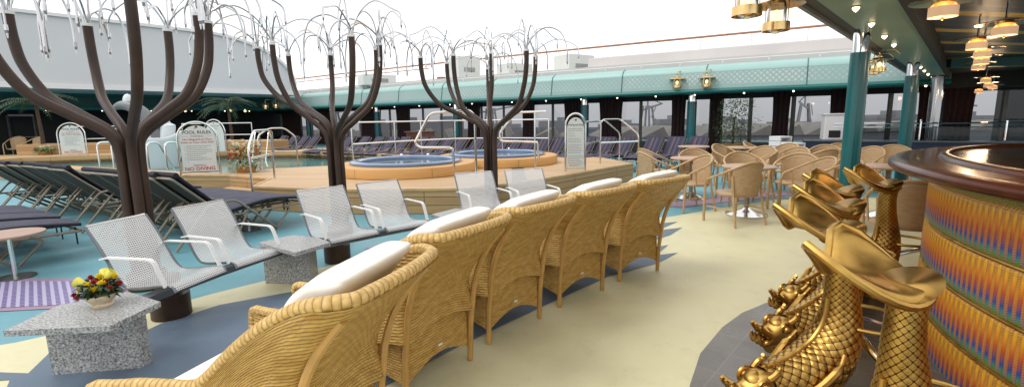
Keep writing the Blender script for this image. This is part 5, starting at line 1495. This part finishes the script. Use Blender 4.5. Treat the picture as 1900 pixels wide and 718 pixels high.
# lanterns with cream lit bands under the slat ceiling
il=[(1750,22,4.4),(1864,58,5.4),(1812,85,6.5),(1823,101,7.5),(1821,114.5,8.6),(1815.5,125,9.8),(1829,150,12.6),(1834,159,14.0),(1842,163,14.6),(1816,170,15.6)]
lt=thing('ceiling_lantern','x','lantern',(0,0,0),0,'ceiling lanterns with lit cream bands')
m=MB(); m.lathe([(.11,.0),(.115,.0),(.115,.095),(.11,.095)],28); m.build('lit_band',M['lantern_cream'],lt)
m=MB(); m.lathe([(.03,.20),(.10,.185),(.27,.15),(.272,.142),(.10,.165),(.06,.10),(.05,.10)],28); m.build('disc_shade',M['brass'],lt)
m=MB(); m.lathe([(.112,.095),(.08,.14),(.02,.17)],20); m.build('glass',M['frost'],lt)
m=MB(); m.cyl((0,0,.19),.012,.3,8); m.build('stem',M['chrome'],lt)
m=MB(); m.sph((0,0,-.012),.016,8); m.build('finial',M['brass'],lt)
p3=placer(lt)
for i,(u,v,Y) in enumerate(il):
    q=D(u,v,Y); lo_=p3(tuple(q-Vector((0,0,.05))),0,'ceiling lantern with a lit cream band over the bar, %s from the camera'%ORD[i],.92)
    if i<3:
        pl=bpy.data.lights.new('lantern_light','POINT'); pl.energy=4; pl.color=(1,.72,.45); pl.shadow_soft_size=.08
        po=bpy.data.objects.new('lantern_light',pl); COL.objects.link(po); po.parent=lo_; po.location=(0,0,-.10)

# ================================================================ STAGE / NAVY COUNTER WITH RAILS, FAR RIGHT
stg=thing('raised_platform','low raised platform with navy front and chrome topped edge before the right windows','platform')
a=D(1492,262,15.8); b=D(1900,258,13.2); a.z=0; b.z=0; d=(b-a).normalized(); n=Vector((-d.y,d.x,0)); e=b+d*6
def Z(px,Y): return 1.65-px/893*Y
zt=.78
m=MB(); m.prism([(a.x,a.y),(e.x,e.y),((e+n*1.5).x,(e+n*1.5).y),((a+n*1.5).x,(a+n*1.5).y)],0,zt); m.build('navy_front',M['navywall'],stg,smooth=0)
m=MB(); m.bar((a.x,a.y,zt+.02),(e.x,e.y,zt+.02),.14,.05); m.build('edge_cap',M['darksteel'],stg,smooth=0,bevel=.01)
t=thing('platform_railing','chrome railing with glass panels along the raised navy platform','railing')
pts=[]
for k,s in enumerate((1.2,3.0,4.9,6.3,8.2,10.4)):
    p=a+d*s+n*.3; pts.append(p); m=MB(); m.tube([over(p,zt),over(p,zt+.62)],.028,8); m.sph(over(p,zt+.64),.035,8); m.build('rail_post',M['chrome'],t)
m=MB(); m.tube([over(pts[0]-d*.4,zt+.56),over(pts[-1],zt+.56)],.024,8); m.build('top_rail',M['chrome'],t)
m=MB(); m.tube([over(pts[0]-d*.4,zt+.44),over(pts[-1],zt+.44)],.014,8); m.build('lower_rail',M['chrome'],t)
gp_=glassmat('rail_glass',(.55,.60,.62),.02)
for p,q in zip(pts[:-1],pts[1:]):
    m=MB(); u_=p.lerp(q,.04);w_=p.lerp(q,.96); m.add([over(u_,zt+.05),over(w_,zt+.05),over(w_,zt+.42),over(u_,zt+.42)],[(0,1,2,3)]); m.build('glass_panel',gp_,t,smooth=0)
# white cabinet on the platform
c=D(1545,240,16.6); t=thing('white_cabinet','tall white cabinet with a small black screen on the navy platform','cabinet',(c.x,c.y,zt),-.35)
m=MB(); m.box((0,0,.42),(.62,.5,.84)); m.build('casing',M['white'],t,smooth=0,bevel=.02)
m=MB(); m.box((-.0,-.255,.20),(.34,.02,.24)); m.build('screen',M['black'],t,smooth=0)
m=MB(); m.box((0,0,.87),(.70,.56,.05)); m.build('top_cap',M['white'],t,smooth=0,bevel=.01)
m=MB(); m.box((.34,0,.42),(.05,.45,.80)); m.build('side_panel',M['black'],t,smooth=0)
# dark brown console on far side behind the tubs
c=D(780,250,20.3); t=thing('wooden_console','reddish brown wooden console beyond the loungers, left of the tub handrail','console',(c.x,c.y,0),.5)
mw=mat('red_brown_wood',(.12,.04,.02),.4,0,.3,5)
m=MB(); m.box((0,0,.6),(1.1,.5,1.1)); m.build('body',mw,t,smooth=0,bevel=.02); m=MB(); m.box((0,0,1.17),(1.25,.6,.05)); m.build('top',mw,t,smooth=0); 
for k in (-.27,.27):
    m=MB(); m.box((k,-.26,.6),(.46,.02,.9)); m.build('door',mw,t,smooth=0)
# tables and chairs in the dark lounge at far left
for i,(u,Y) in enumerate(((60,22.5),(28,23.5))):
    c=D(u,260,Y); dup(lgc,(c.x,c.y,0),.5*i+3.0,'dim brown chair in the dark lounge at the far left, %s from the left'%['second','first'][i]) if False else ch((c.x,c.y,.45 if False else .0),.5*i+3.0,'dim brown chair in the dark lounge at the far left, %s'%['nearer the palm','nearer the edge'][i],1.3)
